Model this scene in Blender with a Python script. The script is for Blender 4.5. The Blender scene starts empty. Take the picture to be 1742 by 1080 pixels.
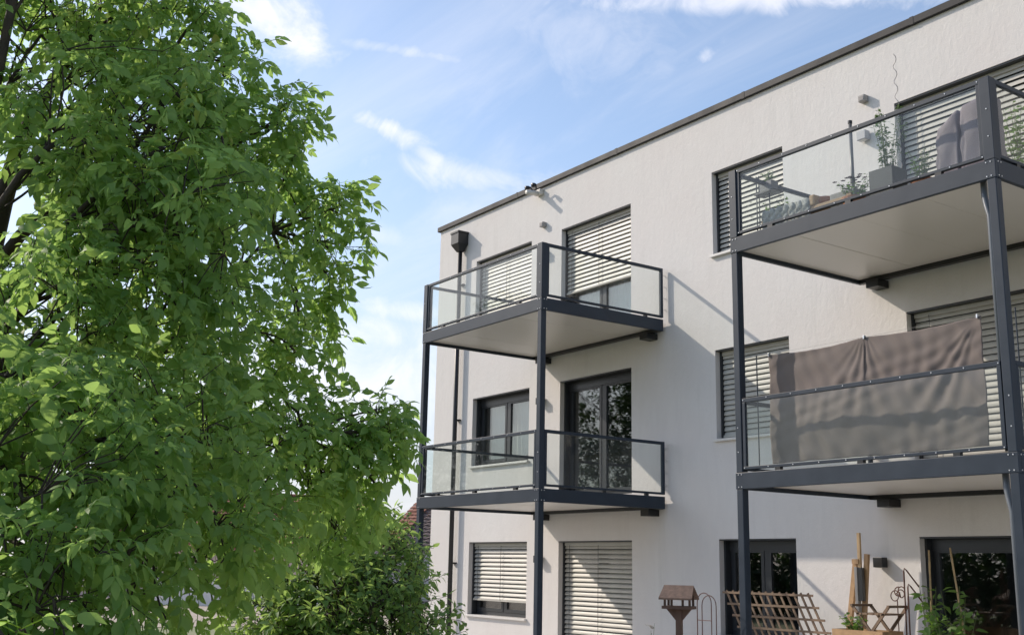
import bpy, bmesh, math, random
import numpy as np
from mathutils import Vector, Matrix
sc = bpy.context.scene
rng = np.random.default_rng(7); random.seed(7)
COL = sc.collection
# ------------------------------------------------------------------ camera
F_PX, CX, CY = 1902.6, 871.0, 540.0
YAW, PITCH, ROLL = [math.radians(a) for a in (-55.2424, 12.5751, 1.1447)]
CAM = np.array([0.0, -12.8, 1.65])
def cam_axes():
    cy, sy, cp, sp = math.cos(YAW), math.sin(YAW), math.cos(PITCH), math.sin(PITCH)
    f = np.array([sy*cp, cy*cp, sp]); rt = np.array([cy, -sy, 0.0]); up = np.cross(rt, f)
    r2 = rt*math.cos(ROLL) + up*math.sin(ROLL); u2 = -rt*math.sin(ROLL) + up*math.cos(ROLL)
    return r2, u2, f
R_, U_, F_ = cam_axes()
cam = bpy.data.objects.new('camera', bpy.data.cameras.new('camera')); COL.objects.link(cam)
cam.data.sensor_width = 36.0; cam.data.lens = F_PX/1742*36; cam.data.clip_end = 3000; cam.data.clip_start = 0.05
m = Matrix.Identity(4)
for i in range(3):
    m[i][0] = R_[i]; m[i][1] = U_[i]; m[i][2] = -F_[i]; m[i][3] = CAM[i]
cam.matrix_world = m; sc.camera = cam
def ray(px, py):
    d = R_*((px-CX)/F_PX) - U_*((py-CY)/F_PX) + F_
    return d/np.linalg.norm(d)
def atY(px, py, y):                      # the point of a pixel's ray on the plane Y = y
    d = ray(px, py); return CAM + d*((y-CAM[1])/d[1])
def atD(px, py, dist): return CAM + ray(px, py)*dist
# ------------------------------------------------------------------ light
SUN = Vector((1.92, 1.0, -1.43)).normalized()      # direction the light travels
sun = bpy.data.objects.new('sun', bpy.data.lights.new('sun', 'SUN')); COL.objects.link(sun)
sun.data.energy = 2.2; sun.data.angle = math.radians(0.53); sun.data.color = (1.0, 0.89, 0.76)
sun.rotation_euler = SUN.to_track_quat('-Z', 'Y').to_euler(); sun.location = (-20, -25, 25)
sc.view_settings.view_transform = 'Standard'; sc.view_settings.look = 'None'
sc.view_settings.gamma = 1.0; sc.view_settings.use_curve_mapping = False
sc.view_settings.exposure = 0.78
w = bpy.data.worlds.new('World'); sc.world = w; w.use_nodes = True
class NT:
    """small helper to write node trees"""
    def __init__(s, tree): s.t = tree; s.n = tree.nodes; s.l = tree.links
    def add(s, typ, **kw):
        nd = s.n.new(typ)
        for k, v in kw.items(): setattr(nd, k, v)
        return nd
    def put(s, sock, v):
        if hasattr(v, 'is_output'): s.l.new(v, sock)
        elif v is not None: sock.default_value = v
    def math(s, op, a, b=None, c=None, clamp=False):
        nd = s.add('ShaderNodeMath', operation=op, use_clamp=clamp)
        for i, v in enumerate((a, b, c)):
            if v is not None: s.put(nd.inputs[i], v)
        return nd.outputs[0]
    def vec(s, op, a, b=None):
        nd = s.add('ShaderNodeVectorMath', operation=op)
        s.put(nd.inputs[0], a)
        if b is not None: s.put(nd.inputs[1], b)
        return nd.outputs['Value'] if op in ('DOT_PRODUCT', 'LENGTH') else nd.outputs[0]
    def noise(s, vec, scale, detail=4, rough=0.55, dist=0.0):
        nd = s.add('ShaderNodeTexNoise'); s.put(nd.inputs['Vector'], vec)
        nd.inputs['Scale'].default_value = scale; nd.inputs['Detail'].default_value = detail
        nd.inputs['Roughness'].default_value = rough; nd.inputs['Distortion'].default_value = dist
        return nd.outputs['Fac']
    def remap(s, v, a, b, c=0.0, d=1.0, smooth=False):
        nd = s.add('ShaderNodeMapRange', interpolation_type='SMOOTHSTEP' if smooth else 'LINEAR')
        s.put(nd.inputs['Value'], v)
        for k, x in zip(('From Min', 'From Max', 'To Min', 'To Max'), (a, b, c, d)): nd.inputs[k].default_value = x
        return nd.outputs[0]
    def mix(s, f, a, b):
        nd = s.add('ShaderNodeMix', data_type='RGBA')
        s.put(nd.inputs[0], f)
        for sk, v in ((nd.inputs[6], a), (nd.inputs[7], b)):
            s.put(sk, v if hasattr(v, 'is_output') else (*v, 1.0))
        return nd.outputs[2]
def build_world():
    w.node_tree.nodes.clear(); N = NT(w.node_tree)
    sky = N.add('ShaderNodeTexSky', sky_type='NISHITA'); sky.sun_disc = False
    sky.sun_elevation = math.asin(-SUN.z); sky.sun_rotation = math.atan2(-SUN.x, -SUN.y) % (2*math.pi)
    sky.air_density = 1.0; sky.dust_density = 1.2; sky.ozone_density = 1.1; sky.altitude = 250
    d = N.add('ShaderNodeTexCoord').outputs['Generated']
    dn = N.vec('NORMALIZE', d)
    # wisps: a noise on the cloud plane, stretched along one direction
    sp = N.add('ShaderNodeSeparateXYZ'); N.put(sp.inputs[0], dn)
    z = N.math('MAXIMUM', sp.outputs[2], 0.02)
    zz = N.math('ADD', z, 0.12)
    cb = N.add('ShaderNodeCombineXYZ')
    N.put(cb.inputs[0], N.math('DIVIDE', sp.outputs[0], zz)); N.put(cb.inputs[1], N.math('DIVIDE', sp.outputs[1], zz))
    mp = N.add('ShaderNodeMapping'); N.put(mp.inputs[0], cb.outputs[0])
    mp.inputs['Rotation'].default_value = (0, 0, math.radians(28)); mp.inputs['Scale'].default_value = (0.55, 1.7, 1)
    n1 = N.noise(mp.outputs[0], 1.3, 8, 0.62, 0.9)
    wisp = N.remap(n1, 0.44, 0.84, 0, 0.42, True)
    fine = N.noise(dn, 16.0, 9, 0.62, 1.1)
    fine2 = N.noise(dn, 55.0, 6, 0.6, 0.6)
    clouds = [  # px, py, half length, half width, angle, density, softness
        (650, 215, 110, 24, 24, .95), (735, 270, 60, 20, 40, .7), (800, 300, 150, 34, 8, .75), (480, 40, 130, 60, 35, 1.0),
        (690, 88, 170, 15, 9, .55), (1300, -4, 420, 26, -2, .75), (560, 640, 330, 110, 4, .75),
        (690, 528, 85, 24, 6, .8), (1010, 60, 230, 90, 12, .28), (1200, 95, 26, 16, -20, .6), (640, 400, 60, 20, 10, .4),
        (620, 570, 140, 40, 5, .7), (-120, 150, 260, 90, 15, .8)]
    tot = wisp
    for px, py, L, Wd, ang, den in clouds:
        c = ray(px, py); a = math.radians(ang)
        t = ray(px+math.cos(a)*50, py+math.sin(a)*50) - c; t -= c*np.dot(t, c); t /= np.linalg.norm(t)
        b = np.cross(c, t)
        u = N.math('DIVIDE', N.vec('DOT_PRODUCT', dn, tuple(t)), L/F_PX)
        v = N.math('DIVIDE', N.vec('DOT_PRODUCT', dn, tuple(b)), Wd/F_PX)
        r2 = N.math('ADD', N.math('MULTIPLY', u, u), N.math('MULTIPLY', v, v))
        front = N.math('GREATER_THAN', N.vec('DOT_PRODUCT', dn, tuple(c)), 0.0)
        g = N.math('MULTIPLY', N.math('POWER', 2.718, N.math('MULTIPLY', r2, -1.1)), front)
        g2 = N.math('ADD', g, N.math('MULTIPLY', N.math('SUBTRACT', fine, 0.52), 2.2))
        g2 = N.math('ADD', g2, N.math('MULTIPLY', N.math('SUBTRACT', fine2, 0.5), 0.5))
        g3 = N.math('MULTIPLY', N.remap(g2, 0.12, 1.35, 0, den, True), N.math('MINIMUM', N.math('MULTIPLY', g, 3.0), 1.0))
        tot = N.math('MAXIMUM', tot, g3)
    haze = N.remap(z, 0.0, 0.40, 0.84, 0.07, True)
    col = N.mix(haze, sky.outputs[0], (3.4, 3.45, 3.85))
    col = N.mix(tot, col, (5.2, 5.2, 5.5))
    bg = N.add('ShaderNodeBackground'); N.put(bg.inputs[0], col); bg.inputs[1].default_value = 0.125
    out = N.add('ShaderNodeOutputWorld'); N.l.new(bg.outputs[0], out.inputs[0])
build_world()
sc.render.engine = 'CYCLES'
sc.cycles.max_bounces = 8; sc.cycles.transparent_max_bounces = 16
sc.cycles.caustics_reflective = False; sc.cycles.caustics_refractive = False
# ------------------------------------------------------------------ materials
MATS = {}
def mat(name, col, rough=0.6, metal=0.0, bump=None, vary=None, spec=0.5, coords='Object'):
    """plain Principled with a little colour variation (vary = scale, amount) and bump (scale, strength, distance)"""
    if name in MATS: return MATS[name]
    mt = bpy.data.materials.new(name); mt.use_nodes = True; N = NT(mt.node_tree)
    p = N.n['Principled BSDF']; p.inputs['Roughness'].default_value = rough; p.inputs['Metallic'].default_value = metal
    p.inputs['Specular IOR Level'].default_value = spec
    co = N.add('ShaderNodeTexCoord').outputs[coords]
    if vary:
        f = N.noise(co, vary[0], 5, 0.6)
        f = N.remap(f, 0.3, 0.7)
        a = vary[1]
        c = N.mix(f, tuple(x*(1-a) for x in col), tuple(min(1, x*(1+a)) for x in col))
        N.put(p.inputs['Base Color'], c)
        N.put(p.inputs['Roughness'], N.remap(f, 0, 1, max(0.02, rough*0.85), min(1, rough*1.15)))
    else: p.inputs['Base Color'].default_value = (*col, 1)
    if bump:
        b = N.add('ShaderNodeBump'); b.inputs['Strength'].default_value = bump[1]; b.inputs['Distance'].default_value = bump[2]
        N.put(b.inputs['Height'], N.noise(co, bump[0], 6, 0.65)); N.l.new(b.outputs[0], p.inputs['Normal'])
    MATS[name] = mt; return mt
def plaster():
    mt = bpy.data.materials.new('plaster'); mt.use_nodes = True; N = NT(mt.node_tree); p = N.n['Principled BSDF']
    co = N.add('ShaderNodeTexCoord').outputs['Object']
    mp = N.add('ShaderNodeMapping'); N.put(mp.inputs[0], co); mp.inputs['Scale'].default_value = (1, 1, 0.35)
    big = N.remap(N.noise(co, 0.55, 5, 0.6), 0.3, 0.72)
    streak = N.remap(N.noise(mp.outputs[0], 5.0, 6, 0.65, 0.4), 0.25, 0.75)
    c = N.mix(big, (0.70, 0.66, 0.635), (0.715, 0.70, 0.68))
    c = N.mix(N.math('MULTIPLY', streak, 0.3), c, (0.58, 0.555, 0.545))
    mp3 = N.add('ShaderNodeMapping'); N.put(mp3.inputs[0], co); mp3.inputs['Scale'].default_value = (1, 1, 0.05)
    run = N.remap(N.noise(mp3.outputs[0], 4.5, 6, 0.7), 0.52, 0.78)           # rain runs and grime
    blot = N.remap(N.noise(co, 1.1, 4, 0.6), 0.42, 0.75)
    c = N.mix(N.math('MULTIPLY', N.math('MULTIPLY', run, blot), 0.55), c, (0.46, 0.445, 0.42))
    N.put(p.inputs['Base Color'], c); p.inputs['Roughness'].default_value = 0.9; p.inputs['Specular IOR Level'].default_value = 0.2
    mp2 = N.add('ShaderNodeMapping'); N.put(mp2.inputs[0], co); mp2.inputs['Scale'].default_value = (1, 1, 0.6)
    h = N.math('ADD', N.math('MULTIPLY', N.noise(mp2.outputs[0], 15, 5, 0.6, 0.5), 0.8), N.math('MULTIPLY', N.noise(co, 60, 3, 0.6), 0.25))
    b = N.add('ShaderNodeBump'); b.inputs['Strength'].default_value = 0.6; b.inputs['Distance'].default_value = 0.012
    N.put(b.inputs['Height'], h); N.l.new(b.outputs[0], p.inputs['Normal'])
    return mt
def glass(name, base, tint, dust=0.0):
    mt = bpy.data.materials.new(name); mt.use_nodes = True; N = NT(mt.node_tree); N.n.remove(N.n['Principled BSDF'])
    lw = N.add('ShaderNodeLayerWeight'); lw.inputs[0].default_value = 0.5
    f = N.math('ADD', N.math('MULTIPLY', N.math('POWER', lw.outputs['Facing'], 5.0), 1-base), base, clamp=True)
    tr = N.add('ShaderNodeBsdfTransparent'); tr.inputs[0].default_value = (*tint, 1)
    gl = N.add('ShaderNodeBsdfGlossy'); gl.inputs['Roughness'].default_value = 0.0
    co = N.add('ShaderNodeTexCoord').outputs['Object']
    b = N.add('ShaderNodeBump'); b.inputs['Strength'].default_value = 0.12; b.inputs['Distance'].default_value = 0.01
    N.put(b.inputs['Height'], N.noise(co, 1.3, 2, 0.5)); N.l.new(b.outputs[0], gl.inputs['Normal'])
    mx = N.add('ShaderNodeMixShader'); N.put(mx.inputs[0], f); N.l.new(tr.outputs[0], mx.inputs[1]); N.l.new(gl.outputs[0], mx.inputs[2])
    df = N.add('ShaderNodeBsdfDiffuse'); df.inputs[0].default_value = (.8, .82, .82, 1)     # dust film
    mx2 = N.add('ShaderNodeMixShader'); N.put(mx2.inputs[0], N.remap(N.noise(co, 2.0, 6, 0.65), 0.3, 0.75, dust*.4, dust*1.6))
    N.l.new(mx.outputs[0], mx2.inputs[1]); N.l.new(df.outputs[0], mx2.inputs[2])
    N.l.new(mx2.outputs[0], N.n['Material Output'].inputs[0]); return mt
def leafmat(name, dark, light, trans, tfac=0.42, rough=0.55):
    mt = bpy.data.materials.new(name); mt.use_nodes = True; N = NT(mt.node_tree); p = N.n['Principled BSDF']
    at = N.add('ShaderNodeAttribute', attribute_name='tint')
    oi = N.add('ShaderNodeObjectInfo')
    co = N.add('ShaderNodeTexCoord').outputs['Object']
    f = N.math('ADD', at.outputs['Fac'], N.math('MULTIPLY', N.math('SUBTRACT', oi.outputs['Random'], 0.5), 0.5))
    f0 = N.math('ADD', f, N.math('MULTIPLY', N.math('SUBTRACT', N.noise(co, 25, 3, 0.6), 0.5), 0.4)); f = N.math('MINIMUM', N.math('MAXIMUM', f0, 0.0), 1.0)
    c = N.mix(f, dark, light); c = N.mix(N.remap(f0, 0.85, 1.25), c, (0.42, 0.38, 0.07)); N.put(p.inputs['Base Color'], c)
    p.inputs['Roughness'].default_value = rough; p.inputs['Specular IOR Level'].default_value = 0.4
    t = N.add('ShaderNodeBsdfTranslucent'); N.put(t.inputs[0], N.mix(f, tuple(x*0.7 for x in trans), trans))
    mx = N.add('ShaderNodeMixShader'); mx.inputs[0].default_value = tfac
    N.l.new(p.outputs[0], mx.inputs[1]); N.l.new(t.outputs[0], mx.inputs[2]); N.l.new(mx.outputs[0], N.n['Material Output'].inputs[0])
    return mt
M_PLASTER = plaster()
M_ANTH = mat('anthracite_paint', (0.024, 0.035, 0.052), 0.45, vary=(3, 0.12), spec=0.3)
M_BLACK = mat('black_paint', (0.012, 0.013, 0.015), 0.4)
M_FRAME = mat('window_frame_paint', (0.028, 0.031, 0.036), 0.35)
M_COPING = mat('coping_metal', (0.035, 0.034, 0.036), 0.55, 0.0, vary=(2, 0.15), spec=0.2)
M_SOFFIT = mat('soffit_panel', (0.66, 0.635, 0.595), 0.32)
M_SLAT = mat('blind_slat', (0.47, 0.45, 0.40), 0.45, vary=(4, 0.08))
M_SILL = mat('sill_metal', (0.66, 0.64, 0.61), 0.4)
M_GLASS = glass('railing_glass', 0.026, (0.96, 0.98, 0.97), 0.008)
M_PANE = glass('window_glass', 0.15, (0.80, 0.84, 0.83))
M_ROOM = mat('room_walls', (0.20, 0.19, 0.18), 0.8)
M_CURTAIN = mat('curtain_cloth', (0.72, 0.73, 0.75), 0.85)
M_STEEL = mat('bright_steel', (0.7, 0.7, 0.7), 0.3, 0.9)
M_WHITE = mat('white_plastic', (0.62, 0.60, 0.56), 0.4)
M_GREYBOX = mat('grey_plastic', (0.30, 0.29, 0.28), 0.5)
M_WOOD = mat('pale_wood', (0.40, 0.25, 0.13), 0.65, vary=(6, 0.25), bump=(30, 0.3, 0.004))
M_OLDWOOD = mat('weathered_wood', (0.20, 0.135, 0.09), 0.75, vary=(8, 0.3), bump=(40, 0.4, 0.004))
M_BROWN = mat('brown_wood', (0.085, 0.048, 0.035), 0.6, vary=(8, 0.25), bump=(40, 0.3, 0.003))
M_RUST = mat('rusty_iron', (0.11, 0.045, 0.03), 0.7, vary=(20, 0.35))
M_BARK = mat('bark', (0.055, 0.042, 0.032), 0.9, vary=(9, 0.4), bump=(22, 0.8, 0.02))
M_STEM = mat('green_stem', (0.10, 0.13, 0.04), 0.6)
M_BAMBOO = mat('bamboo', (0.36, 0.25, 0.12), 0.5, vary=(14, 0.25))
M_TERRA = mat('terracotta', (0.33, 0.13, 0.06), 0.7, vary=(10, 0.2))
M_WALNUT = leafmat('walnut_leaf', (0.095, 0.20, 0.062), (0.27, 0.395, 0.12), (0.55, 0.80, 0.20), 0.54)
M_PLUM = leafmat('plum_leaf', (0.10, 0.20, 0.075), (0.25, 0.37, 0.12), (0.56, 0.78, 0.19), 0.52)
M_GREEN = leafmat('pot_plant_leaf', (0.045, 0.11, 0.03), (0.15, 0.26, 0.06), (0.2, 0.36, 0.06))
M_OLIVE = leafmat('grey_green_leaf', (0.07, 0.12, 0.06), (0.17, 0.25, 0.13), (0.15, 0.25, 0.08))
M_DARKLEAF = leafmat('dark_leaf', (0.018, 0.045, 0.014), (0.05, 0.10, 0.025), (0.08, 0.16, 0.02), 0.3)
# ------------------------------------------------------------------ object helpers
def link(o, parent=None):
    COL.objects.link(o)
    if parent is not None: o.parent = parent
    return o
def tag(o, label, cat, group=None):
    o['label'] = label; o['category'] = cat
    if group: o['group'] = group
    return o
def thing(name, label, cat, loc=(0, 0, 0), group=None):
    o = bpy.data.objects.new(name, None); o.empty_display_size = 0.2; link(o); o.location = loc
    return tag(o, label, cat, group)
def wloc(o):
    p = Vector((0, 0, 0))
    while o is not None: p += Vector(o.location); o = o.parent
    return p
class MB:
    def __init__(s): s.v = []; s.f = []
    def poly(s, pts):
        n = len(s.v); s.v += [tuple(p) for p in pts]; s.f.append(tuple(range(n, n+len(pts)))); return s
    def box(s, x0, x1, y0, y1, z0, z1):
        n = len(s.v)
        s.v += [(x0,y0,z0),(x1,y0,z0),(x1,y1,z0),(x0,y1,z0),(x0,y0,z1),(x1,y0,z1),(x1,y1,z1),(x0,y1,z1)]
        s.f += [tuple(n+i for i in q) for q in ((3,2,1,0),(4,5,6,7),(0,1,5,4),(1,2,6,5),(2,3,7,6),(3,0,4,7))]; return s
    def bar(s, a, b, wd, ht, up=(0, 0, 1)):
        a = Vector(a); b = Vector(b); d = (b-a).normalized(); up = Vector(up)
        if abs(d.dot(up)) > 0.98: up = Vector((0, 1, 0))
        x = d.cross(up).normalized(); y = x.cross(d).normalized(); n = len(s.v)
        for p in (a, b):
            for i, j in ((-1,-1),(1,-1),(1,1),(-1,1)): s.v.append(tuple(p + x*(i*wd/2) + y*(j*ht/2)))
        s.f += [tuple(n+i for i in q) for q in ((0,1,2,3),(7,6,5,4),(0,4,5,1),(1,5,6,2),(2,6,7,3),(3,7,4,0))]; return s
    def tube(s, pts, r, sides=6, caps=True):
        pts = [Vector(p) for p in pts]; rs = r if isinstance(r, (list, tuple)) else [r]*len(pts); n0 = len(s.v); x = None
        for i, p in enumerate(pts):
            d = (pts[min(i+1, len(pts)-1)] - pts[max(i-1, 0)])
            d = d.normalized() if d.length > 1e-9 else Vector((0, 0, 1))
            if x is None: x = d.orthogonal().normalized()
            else:
                x = x - d*x.dot(d); x = x.normalized() if x.length > 1e-6 else d.orthogonal().normalized()
            y = d.cross(x)
            for k in range(sides):
                t = 2*math.pi*k/sides; s.v.append(tuple(p + (x*math.cos(t) + y*math.sin(t))*rs[i]))
        for i in range(len(pts)-1):
            for k in range(sides):
                a = n0+i*sides+k; b = n0+i*sides+(k+1) % sides; s.f.append((a, b, b+sides, a+sides))
        if caps: s.f.append(tuple(n0+k for k in range(sides))[::-1]); s.f.append(tuple(n0+(len(pts)-1)*sides+k for k in range(sides)))
        return s
    def lathe(s, c, prof, sides=14):
        n0 = len(s.v); c = Vector(c)
        for r, z in prof:
            for k in range(sides):
                t = 2*math.pi*k/sides; s.v.append((c.x+r*math.cos(t), c.y+r*math.sin(t), c.z+z))
        for i in range(len(prof)-1):
            for k in range(sides):
                a = n0+i*sides+k; b = n0+i*sides+(k+1) % sides; s.f.append((a, b, b+sides, a+sides))
        s.f.append(tuple(n0+k for k in range(sides))[::-1]); s.f.append(tuple(n0+(len(prof)-1)*sides+k for k in range(sides))); return s
    def mesh(s, name, material, off=(0, 0, 0), smooth=False):
        me = bpy.data.meshes.new(name)
        me.from_pydata([(x-off[0], y-off[1], z-off[2]) for x, y, z in s.v], [], s.f)
        me.materials.append(material)
        if smooth: me.polygons.foreach_set('use_smooth', [True]*len(me.polygons))
        me.update(); return me
    def build(s, name, material, parent=None, smooth=False, origin=None):
        """vertices are in world space; the object sits at the parent's place (or at origin)"""
        off = Vector(origin) if origin is not None else wloc(parent)
        o = bpy.data.objects.new(name, s.mesh(name, material, off, smooth)); link(o, parent)
        o.location = off - wloc(parent); return o
def bevel(o, wd=0.006, seg=2):
    b = o.modifiers.new('bevel', 'BEVEL'); b.width = wd; b.segments = seg; b.limit_method = 'ANGLE'; return o
def box_obj(name, material, parent, *b, bev=0):
    c = ((b[0]+b[1])/2, (b[2]+b[3])/2, (b[4]+b[5])/2)
    o = MB().box(*b).build(name, material, parent, origin=c)
    return bevel(o, bev) if bev else o
def shared(name, me, parent, loc, rot=None, scale=None):
    o = bpy.data.objects.new(name, me); link(o, parent); o.location = Vector(loc) - wloc(parent)
    if rot is not None: o.rotation_euler = rot
    if scale is not None: o.scale = scale
    return o
def np_mesh(name, V, T, material, tint=None, smooth=False):
    me = bpy.data.meshes.new(name); V = np.asarray(V, np.float32); T = np.asarray(T, np.int32); k = T.shape[1]
    me.vertices.add(len(V)); me.vertices.foreach_set('co', V.ravel())
    me.loops.add(T.size); me.loops.foreach_set('vertex_index', T.ravel())
    me.polygons.add(len(T)); me.polygons.foreach_set('loop_start', np.arange(0, T.size, k, dtype=np.int32))
    if tint is not None:
        a = me.attributes.new('tint', 'FLOAT', 'POINT'); a.data.foreach_set('value', np.asarray(tint, np.float32))
    me.materials.append(material); me.update(calc_edges=True)
    if smooth: me.polygons.foreach_set('use_smooth', np.ones(len(T), bool))
    return me
# ------------------------------------------------------------------ ground
def ground_mat():
    mt = bpy.data.materials.new('lawn'); mt.use_nodes = True; N = NT(mt.node_tree); p = N.n['Principled BSDF']
    co = N.add('ShaderNodeTexCoord').outputs['Object']
    a = N.remap(N.noise(co, 0.35, 6, 0.6), 0.3, 0.7); b = N.noise(co, 14, 5, 0.7)
    c = N.mix(a, (0.19, 0.22, 0.10), (0.33, 0.31, 0.18)); c = N.mix(N.math('MULTIPLY', b, 0.35), c, (0.13, 0.15, 0.07))
    N.put(p.inputs['Base Color'], c); p.inputs['Roughness'].default_value = 0.95; return mt
def sheet(name, x0, x1, y0, y1, z, material):
    o = MB().poly([(x0,y0,z),(x1,y0,z),(x1,y1,z),(x0,y1,z)]).build(name, material); o['kind'] = 'structure'; return o
sheet('ground', -700, 700, -700, 700, 0, ground_mat())
sheet('terrace', -22.0, 4.0, -6.0, 0, 0.02, mat('terrace_bounce_slabs', (0.54, 0.51, 0.47), 0.8, vary=(1.5, 0.15)))  # unseen paving, widened and lightened to bounce light onto wall and soffits
sheet('gravel_road', -60, -29, -60, 60, 0.012, mat('sandy_gravel', (0.42, 0.35, 0.28), 0.95, vary=(3, 0.15), bump=(60, 0.5, 0.02)))
# ------------------------------------------------------------------ the apartment building
BX0, BX1, BY1, BZ = -21.40, 4.0, 11.0, 9.20
BL = thing('apartment_building', 'three-storey white rendered apartment building with flat roof and dark windows', 'building', (-9.0, 0, 0))
HEADS = {'g': 2.14, 'm': 5.125, 't': 8.145}
FLOORS = {'g': 0.05, 'm': 2.93, 't': 5.92}
OPEN = []   # x0, x1, z0, z1, key
for lv in 'gmt':
    h = HEADS[lv]; fl = FLOORS[lv]
    OPEN += [(-19.84, -17.79, h-1.44, h, lv+'_window_a'), (-16.79, -14.73, fl, h, lv+'_door_a'),
             (-12.68, -11.14, h-1.44, h, lv+'_window_b'), (-9.08, -6.30, fl, h, lv+'_door_b')]
RV = 0.10   # plaster reveal in front of the blind box
def build_wall():
    b = MB()
    xs = sorted({BX0, BX1} | {v for o in OPEN for v in o[:2]}); zs = sorted({0.0, BZ} | {v for o in OPEN for v in o[2:4]})
    for i in range(len(xs)-1):
        for j in range(len(zs)-1):
            cx, cz = (xs[i]+xs[i+1])/2, (zs[j]+zs[j+1])/2
            if any(o[0] < cx < o[1] and o[2] < cz < o[3] for o in OPEN): continue
            b.poly([(xs[i],0,zs[j]),(xs[i+1],0,zs[j]),(xs[i+1],0,zs[j+1]),(xs[i],0,zs[j+1])])
    D = 0.34
    for x0, x1, z0, z1, k in OPEN:
        b.poly([(x0,0,z0),(x0,0,z1),(x0,D,z1),(x0,D,z0)]); b.poly([(x1,0,z0),(x1,D,z0),(x1,D,z1),(x1,0,z1)])
        b.poly([(x0,0,z1),(x1,0,z1),(x1,D,z1),(x0,D,z1)]); b.poly([(x0,0,z0),(x0,D,z0),(x1,D,z0),(x1,0,z0)])
    b.poly([(BX0,0,0),(BX0,0,BZ),(BX0,BY1,BZ),(BX0,BY1,0)]); b.poly([(BX1,0,0),(BX1,BY1,0),(BX1,BY1,BZ),(BX1,0,BZ)])
    b.poly([(BX0,BY1,0),(BX0,BY1,BZ),(BX1,BY1,BZ),(BX1,BY1,0)]); b.poly([(BX0,0,BZ),(BX1,0,BZ),(BX1,BY1,BZ),(BX0,BY1,BZ)])
    b.build('wall', M_PLASTER, BL)
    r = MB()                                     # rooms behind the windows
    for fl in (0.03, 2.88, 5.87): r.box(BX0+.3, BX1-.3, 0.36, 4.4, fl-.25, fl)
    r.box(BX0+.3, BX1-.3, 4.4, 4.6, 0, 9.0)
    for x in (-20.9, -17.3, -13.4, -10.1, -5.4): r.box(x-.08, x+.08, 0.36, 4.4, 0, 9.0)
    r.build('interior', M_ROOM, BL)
    for i in range(8):                           # coping in sheets with a small joint
        x0 = BX0-.07+i*3.2; x1 = min(x0+3.19, BX1+.07)
        c = MB().poly([(x0,-.055,9.185),(x1,-.055,9.185),(x1,-.055,9.295),(x0,-.055,9.295)])
        c.box(x0, x1, -.055, .35, 9.185, 9.297); c.v = c.v[4:]; c.f = [tuple(q-4 for q in f) for f in c.f[1:]]
        o = c.build('coping', M_COPING, BL, origin=((x0+x1)/2, 0, 9.24)); bevel(o, 0.008)
        MB().box(x1-.03, x1+.03, -.058, .352, 9.183, 9.2995).build('joint_cover', M_COPING, o)
build_wall()
def slat_mesh(L, tilt):
    """curved 80 mm slat, tilted about its length"""
    prof = []; n = 5; a = math.radians(tilt)
    for side in (0, 1):
        for k in (range(n) if side == 0 else range(n-1, -1, -1)):
            u = (k/(n-1)-.5)*0.082; bow = 0.010*(1-(u/0.041)**2) + (0.0016 if side else 0)
            y = u*math.cos(a) - bow*math.sin(a)*1; z = u*math.sin(a) + bow*math.cos(a); prof.append((y, z))
    V = [(x, y, z) for x in (-L/2, L/2) for y, z in prof]; k = len(prof)
    Fc = [(i, (i+1) % k, k+(i+1) % k, k+i) for i in range(k)] + [tuple(range(k))[::-1], tuple(range(k, 2*k))]
    me = bpy.data.meshes.new('slat'); me.from_pydata(V, [], Fc); me.materials.append(M_SLAT); me.update(); return me
def window(key, x0, x1, z0, z1, door, curtain=False):
    yf = 0.215
    f = MB(); t = 0.075
    f.box(x0+.002, x0+t, yf, yf+.07, z0+.002, z1-.002); f.box(x1-t, x1-.002, yf, yf+.07, z0+.002, z1-.002)
    f.box(x0+t, x1-t, yf, yf+.07, z1-t-.06, z1-.002); f.box(x0+t, x1-t, yf, yf+.07, z0+.002, z0+t)
    xm = (x0+x1)/2
    f.box(xm-.035, xm+.035, yf-.004, yf+.066, z0+t, z1-t-.06)
    wn = f.build('window' if not door else 'balcony_door', M_FRAME, BL, origin=(xm, yf, z0))
    for a, b in ((x0+t, xm-.035), (xm+.035, x1-t)):          # sash and pane
        s = MB(); q = 0.065; za, zb = z0+t, z1-t-.06; ys = yf-.012
        s.box(a+.004, a+q, ys, ys+.06, za+.004, zb-.004); s.box(b-q, b-.004, ys, ys+.06, za+.004, zb-.004)
        s.box(a+q, b-q, ys, ys+.06, zb-q, zb-.004); s.box(a+q, b-q, ys, ys+.06, za+.004, za+q)
        s.build('sash', M_FRAME, wn)
        MB().box(a+q-.01, b-q+.01, ys+.025, ys+.045, za+q-.01, zb-q+.01).build('pane', M_PANE, wn)
    if curtain:
        c = MB(); n = 60
        for i in range(n):
            xa, xb = x0+.05+(x1-x0-.1)*i/n, x0+.05+(x1-x0-.1)*(i+1)/n
            ya, yb = .42+.018*math.sin(i*1.3), .42+.018*math.sin((i+1)*1.3)
            c.poly([(xa,ya,z0-.05),(xb,yb,z0-.05),(xb,yb,z1),(xa,ya,z1)])
        c.build('curtain', M_CURTAIN, wn, smooth=True)
    if not door:
        s = MB(); s.box(x0-.035, x1+.035, -.06, .0-.003, z0-.035, z0+.004); s.box(x0+.003, x1-.003, -.003, yf-.002, z0-.015, z0+.004)
        bevel(s.build('sill', M_SILL, wn), .004)
    # dark side guides and head box that take the blind
    g = MB(); g.box(x0+.002, x0+.038, RV, RV+.105, z0+.006, z1-.004); g.box(x1-.038, x1-.002, RV, RV+.105, z0+.006, z1-.004)
    g.box(x0+.04, x1-.04, RV+.09, RV+.105, z1-.17, z1-.024)
    g.box(x0+.003, x1-.003, .012, RV+.104, z1-.022, z1-.003)          # dark strip put in for the shadow gap under the lintel
    return wn, g
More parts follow.
